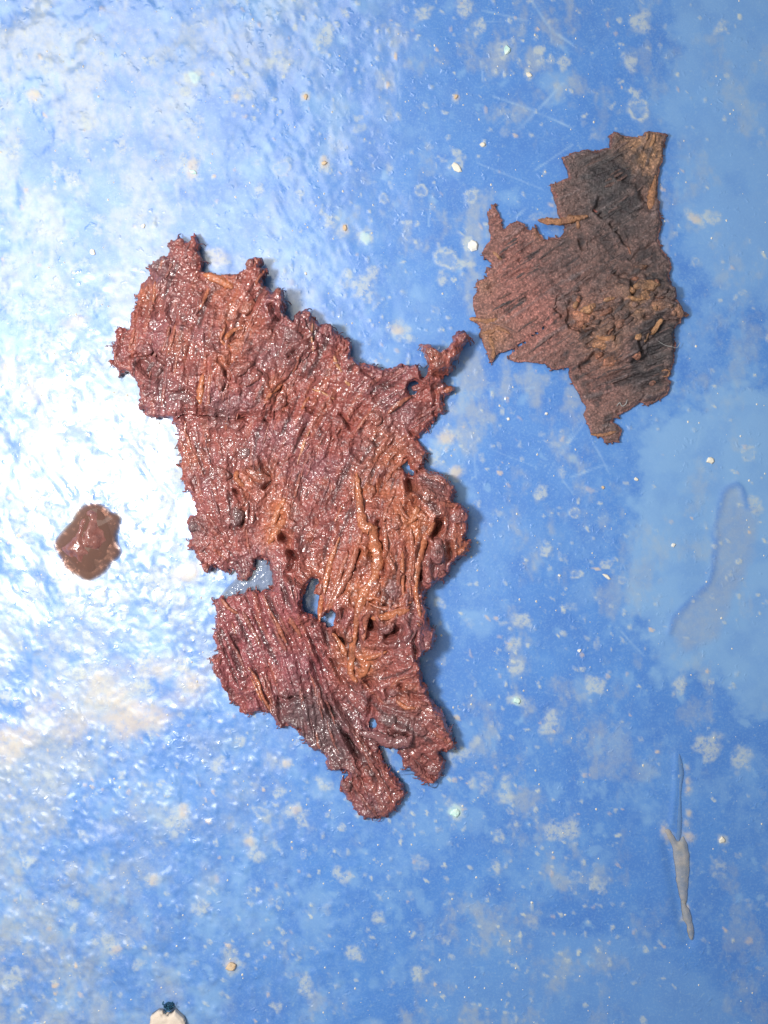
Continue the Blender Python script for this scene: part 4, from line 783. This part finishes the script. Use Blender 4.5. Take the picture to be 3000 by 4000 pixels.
frays(DR, OUT2, DS, DH, dx0, dy0, dst, 90, 37, M_DRYF, (.24, .10, .08), 5, 13)

# ================================================================== LIQUID DROP AND CRUMB
def dome(name, pts, hmax, edge, mat, label, cat, lift=0.0, step=4.0, bumps=0.0, seed=0, parent=None, pw=.8):
    xs = [p[0] for p in pts]; ys = [p[1] for p in pts]
    P = [tuple(q) for q in catmull(list(pts)+[pts[0]], 3)]
    X, Y = grid(min(xs)-20, max(xs)+20, min(ys)-20, max(ys)+20, step)
    S = sdf(X, Y, P)
    t = np.clip(-S/edge, 0, 1); t = 1-(1-t)**2
    H = lift+1.2+hmax*t**pw*(1+bumps*fbm(X, Y, 45, seed, 3))
    o = sheet(name, X, Y, S, H, 400, mat, parent, step=step, floor=lift-16)
    if label: tag(o, label, cat)
    co = np.empty(len(o.data.vertices)*3); o.data.vertices.foreach_get('co', co); zz = co.reshape(-1, 3)[:, 2]/U
    at = o.data.attributes.new('depth', 'FLOAT', 'POINT'); at.data.foreach_set('value', np.clip((zz-lift-1.2)/(hmax*.28), 0, 1).astype(np.float32))
    return o
M_DROP = mat_liquid('brown_liquid', (.46, .32, .26), (.21, .115, .088), .50, .07)
M_GEL = mat_plain('gel_crumb', (.17, .055, .042), (.27, .12, .10), .2, 40, 9, .9)
M_WATER = mat_liquid('clear_water', (.78, .80, .84), (.27, .30, .34), .40, .10, 3.2, 70)
M_WATER2 = mat_liquid('clear_water_still', (.90, .94, .98), (.40, .50, .62), .06, .04)
dome('liquid_drop', Z('I', [(440,665),(480,600),(540,535),(590,480),(625,410),(680,360),(750,337),(810,345),(860,375),(900,410),(950,425),(980,460),(970,530),(945,600),(950,670),(980,730),(960,780),(900,830),(850,900),(790,945),(710,975),(640,940),(560,900),(515,850),(490,780),(450,720)]), 30, 125, M_DROP,
     'small brown translucent liquid drop in the white glare left of the large fragment', 'liquid drop', lift=8)
def crumb():
    pts = Z('I', [(700,400),(760,385),(820,420),(850,500),(885,600),(890,660),(850,720),(850,760),(800,790),(750,800),(760,860),(720,900),(660,890),(600,840),(540,760),(500,700),(560,640),(620,560),(650,480)])
    P = [tuple(q) for q in catmull(pts+[pts[0]], 3)]
    X, Y = grid(220, 450, 1970, 2250, 4.0); S = sdf(X, Y, P)+4*vn(X, Y, 30, 3)
    H = 6+46*np.clip(-S/60, 0, 1)**.6+14*fbm(X, Y, 42, 9, 3)*np.clip(-S/25, 0, 1)+3
    H -= 20*np.exp(-(seg_dist(X, Y, Z('I', [(740, 470), (690, 600), (720, 700), (800, 740)]))/11)**2)
    o = sheet('bark_crumb', X, Y, S, H, 60, M_GEL, None, step=4.0)
    tag(o, 'red-brown jelly-like bark crumb soaking inside the small brown drop', 'crumb')
crumb()
# water held between the torn edges
dome('water_film', Z('C', [(560,1760),(640,1660),(740,1560),(800,1480),(960,1360),(1040,1310),(1110,1340),(1150,1420),(1170,1560),(1170,1650),(1090,1680),(1010,1680),(900,1720),(780,1760),(660,1780)]), 15, 40, M_WATER,
     'rippled clear water film in the notch above the lower flap of the large fragment', 'water', bumps=.3, seed=4)
dome('water_bead', Z('F', [(850,1345),(900,1330),(960,1320),(1000,1335),(1010,1365),(960,1362),(900,1368),(860,1368)]), 13, 9, M_WATER2,
     'tiny clear water bead between the two lower ends of the large fragment', 'water')
dome('water_bead', Z('F', [(1110,1420),(1150,1440),(1200,1425),(1215,1450),(1190,1490),(1150,1485),(1120,1455)]), 9, 14, M_WATER2,
     'tiny clear water bead touching the underside of the lower right lobe of the large fragment', 'water')

# ================================================================== PALE CHIP AND BLUE LINT AT THE BOTTOM EDGE
M_CHIP = mat_plain('pale_chip', (.62, .50, .40), (.72, .62, .52), .75, 22, 3)
def chip():
    pts = Z('J', [(520,1160),(530,1106),(548,980),(590,945),(625,920),(665,930),(680,960),(730,965),(770,945),(800,925),(840,960),(890,1010),(905,1060),(900,1120),(880,1210),(800,1270),(690,1290),(590,1250)])
    X, Y = grid(570, 750, 3920, 4090, 4.0); S = sdf(X, Y, pts)+2*vn(X, Y, 16, 3)
    H = 44+4*fbm(X, Y, 40, 5, 3)-10*sm(8, 0, -S)
    o = sheet('pale_chip', X, Y, S, H, 26, M_CHIP, None, step=4.0, floor=-4)
    tag(o, 'cream coloured chip cut off by the bottom edge of the picture', 'chip')
chip()
M_LINT = mat_plain('blue_lint', (.008, .05, .12), (.02, .12, .18), .6, 60, 2)
def tuft():
    root = empty('lint_tuft', 'dark teal-blue lint tuft sitting at the top edge of the cream chip', 'lint')
    rnd = random.Random(3); cx, cy = z1('J', 730, 880)
    lump_obj(root, None, 0, 0, 1, cx, cy+6, 17, 12, 30, .2, None, M_LINT, 77, name='tuft_core', base=8, nz=.5)
    Vs = []; Fs = []; off = 0
    for i in range(26):
        a = rnd.uniform(0, 6.28); r = rnd.uniform(8, 22); x = cx+rnd.gauss(0, 7); y = cy+rnd.gauss(0, 6)
        p = [(x, y), (x+r*.6*math.cos(a), y+r*.6*math.sin(a)), (x+r*math.cos(a+.6), y+r*math.sin(a+.6)*.8)]
        C = catmull(p, 4); z = 14+rnd.uniform(0, 26)+10*np.sin(np.linspace(0, 3, len(C)))
        V, F = strand_geo(C, z, rnd.uniform(1.4, 2.6), .9, 4, i, .3, .1); Vs.append(V); Fs += [tuple(q+off for q in f) for f in F]; off += len(V)
    o = poly_obj('tuft_hairs', np.vstack(Vs), Fs, M_LINT, root); o['kind'] = 'stuff'
tuft()

# ================================================================== PEELING SLIVER LOWER RIGHT
M_SLIV = mat_plain('dried_sliver', (.26, .30, .34), (.54, .47, .38), .6, 30, 6)
M_SLIV2 = mat_plain('sliver_lip', (.13, .27, .52), (.22, .34, .52), .3, 18, 2, .4)
def thin(m, k):      # half see-through dried skin
    nt = m.node_tree; tr = nt.nodes.new('ShaderNodeBsdfTransparent'); mx = nt.nodes.new('ShaderNodeMixShader'); mx.inputs[0].default_value = k
    nt.links.new(tr.outputs[0], mx.inputs[1]); nt.links.new(nt.nodes['Principled BSDF'].outputs[0], mx.inputs[2]); nt.links.new(mx.outputs[0], nt.nodes['Material Output'].inputs['Surface'])
thin(M_SLIV, .6); thin(M_SLIV2, .5)
def sliver():
    root = empty('dried_sliver', 'long grey-beige peeling sliver stuck upright on the blue at lower right', 'sliver')
    def piece(name, pts, h, mat, seed, wob=.15):
        P = [tuple(q) for q in catmull(pts+[pts[0]], 3)]; xs = [p[0] for p in P]; ys = [p[1] for p in P]
        X, Y = grid(min(xs)-10, max(xs)+10, min(ys)-10, max(ys)+10, 4.0); S = sdf(X, Y, P)+2*vn(X, Y, 20, seed)
        H = 1.5+h*np.clip(-S/16, 0, 1)**.8*(1+wob*fbm(X, Y, 40, seed, 3))
        sheet(name, X, Y, S, H, 60, mat, root, step=4.0, floor=-9)
    piece('blade', Z('K', [(480,1090),(520,1170),(560,1260),(575,1380),(590,1500),(610,1640),(640,1760),(670,1800),(695,1750),(708,1560),(718,1400),(705,1250),(660,1150),(610,1200),(560,1130),(520,1080)]), 7, M_SLIV, 1)
    piece('upper_spike', Z('K', [(618,340),(640,420),(660,520),(655,590),(640,700),(640,850),(645,980),(640,1100),(625,1190),(600,1180),(600,1040),(612,900),(618,760),(625,640),(628,560),(615,460)]), 6, M_SLIV2, 2)
    piece('tail', Z('K', [(640,1770),(668,1760),(690,1820),(722,1860),(745,1960),(758,2080),(738,2150),(710,2080),(690,1990),(655,1920)]), 7, M_SLIV, 3)
sliver()

# ================================================================== LOOSE GRIT
M_GCREAM = mat_plain('cream_grit', (.66, .60, .48), (.78, .74, .64), .55, 60, 2)
M_GMINT = mat_plain('mint_grit', (.36, .66, .64), (.70, .80, .70), .4, 40, 2)
M_GTAN = mat_plain('tan_grit', (.52, .36, .22), (.62, .48, .32), .6, 60, 2)
M_GWHITE = mat_plain('white_grit', (.68, .66, .60), (.80, .78, .73), .5, 50, 3)
def flake(x, y, a, b, h, ang, mat, seed, label, group=None):
    rs = np.random.RandomState(seed); n = rs.randint(7, 10); ca, sa = math.cos(ang), math.sin(ang)
    z0 = float(PANEL_Z(x, y)); V = []
    rad = 1+rs.uniform(-.28, .22, n); off = rs.uniform(-.15, .15, n)
    for (s, z) in ((1.0, -1.5), (1.0, h*.55), (.72, h)):
        for i in range(n):
            p = 2*math.pi*(i+off[i])/n; u = a*s*rad[i]*math.cos(p); v = b*s*rad[i]*math.sin(p)
            V.append(W(x+u*ca-v*sa, y+u*sa+v*ca, z0+z+(rs.uniform(-.15, .15)*h if z > 0 else 0)))
    V.append(W(x, y, z0+h*1.08)); F = []
    for k in range(2):
        for i in range(n): F.append((k*n+i, k*n+(i+1) % n, (k+1)*n+(i+1) % n, (k+1)*n+i)[::-1])
    for i in range(n): F.append((2*n+i, 2*n+(i+1) % n, 3*n, 3*n)[::-1])
    o = poly_obj('grit_flake', V, F, mat, None, None, False)
    return tag(o, label, 'grit', group)
GR = [(1022,529,14,16,'w','bright white angular grit flake just left of the dull bark piece'), (1534,994,10,10,'c','cream rounded grit flake on pale film right below the dull bark piece'), (1455,1177,6,6,'w','small white grit flake on pale film left of the curved rim'),
      (1252,1405,5,7,'w','white grit grain right of the large fragment, above the mint flake'), (1117,1513,9,9,'m','turquoise-mint grit flake right of the lower end of the large fragment'), (984,1756,11,14,'m','pale mint grit flake right of the lowest tip of the large fragment'),
      (1095,108,12,10,'m','mint-white grit flake near the top edge, right of centre'), (1143,162,6,10,'c','upright cream grit grain beside the mint-white flake near the top'), (988,362,10,18,'c','long cream grit flake above centre, left of the dull bark piece'), (700,352,8,7,'t','tan grit grain on blue straight above the middle of the large fragment'),
      (660,209,6,8,'t','tan grit grain near the top edge, left of centre'), (985,209,6,6,'t','orange-tan grit grain left of the crossed scratches'), (418,372,12,5,'m','thin mint flake on the tan stain at upper left'), (200,545,9,7,'c','cream grit grain left of the top spike of the large fragment'),
      (745,492,8,7,'t','tan grit grain above the upper right rim of the large fragment'), (1098,905,4,5,'w','tiny white grit grain between the two bark pieces, low on the blue'), (1303,1053,5,5,'t','tan grit grain left of the pale film edge, below the dull bark piece'), (310,488,7,6,'c','small cream grit grain right of the pale cloud at left, above the large fragment'),
      (668,1061 - 0,0,0,'x',''), (1180,893,5,5,'w','small white grit grain below the left corner of the dull bark piece'), (1208,1243,4,4,'w','white grit grain left of the pale film, level with the small drop'), (1560,1815,8,9,'c','cream grit grain at the right, beside the peeling sliver'), (1375,1035,6,5,'c','cream grit grain at the edge of the pale film'),
      (1310,1245,13,5,'c','cream sliver-shaped grit flake left of the pale film'), (500,2088,12,14,'t','rounded tan grit lump to the right above the cream chip'), (660,590,5,4,'c','pale grit grain by the upper right horn of the large fragment'), (1042,312,7,8,'c','pale grit grain between the crossed scratches and the dull bark piece')]
MM = {'w': M_GWHITE, 'c': M_GCREAM, 'm': M_GMINT, 't': M_GTAN}
for i, (x, y, a, b, m, lab) in enumerate(GR):
    if m == 'x': continue
    px, py = z1('Q', x, y); flake(px, py, a*1.4, b*1.4, 3+min(a, b)*.55, .3*i, MM[m], i, lab, 'loose grit on the blue paint')
# finest dust: a pixel or less each, beyond counting
def dust():
    rnd = random.Random(9); V = []; F = []
    for i in range(1500):
        x = rnd.uniform(-100, 3100); y = rnd.uniform(-100, 4100); r = rnd.choice([2, 2.5, 3, 4, 5.5])*rnd.uniform(.7, 1.1)
        if x > 2400 and rnd.random() < .5: continue
        z = float(PANEL_Z(x, y)); o = len(V); n = 5; a0 = rnd.uniform(0, 6)
        for k in range(n):
            p = a0+2*math.pi*k/n; q = r*rnd.uniform(.7, 1.2); V.append(W(x+q*math.cos(p), y+q*math.sin(p)*1.2, z-1))
        V.append(W(x+rnd.uniform(-1, 1), y, z+r*.9))
        for k in range(n): F.append((o+(k+1) % n, o+k, o+n, o+n))
    F = [(a, b, c, d) for (a, b, c, d) in F]
    o = poly_obj('dust_specks', V, F, M_GCREAM, None, None, False)
    tag(o, 'fine pale dust specks scattered over the blue paint', 'dust', kind='stuff')
dust()
# white lint threads
M_THREAD = mat_plain('white_thread', (.34, .33, .32), (.46, .45, .44), .5, 60, .5)
for i, (k, pts, lab) in enumerate([('H', [(1110, 940), (1130, 915), (1150, 938), (1175, 925), (1185, 890)], 'short curled white lint thread lying on the lower part of the dull bark piece'),
                                   ('H', [(1400, 480), (1450, 505), (1500, 515), (1540, 520), (1560, 500), (1570, 480)], 'fine pale hair hanging off the right edge of the dull bark piece')]):
    P = catmull(Z(k, pts), 5); z = np.maximum(sample(DH, dx0, dy0, dst, P[:, 0], P[:, 1]), 3)+4
    V, F = strand_geo(P, z, (1.7, 1.3, 2.0)[i], .9, 5, i, .5, .1); tag(poly_obj('lint_thread', V, F, M_THREAD), lab, 'thread', 'lint threads on the dull bark piece')
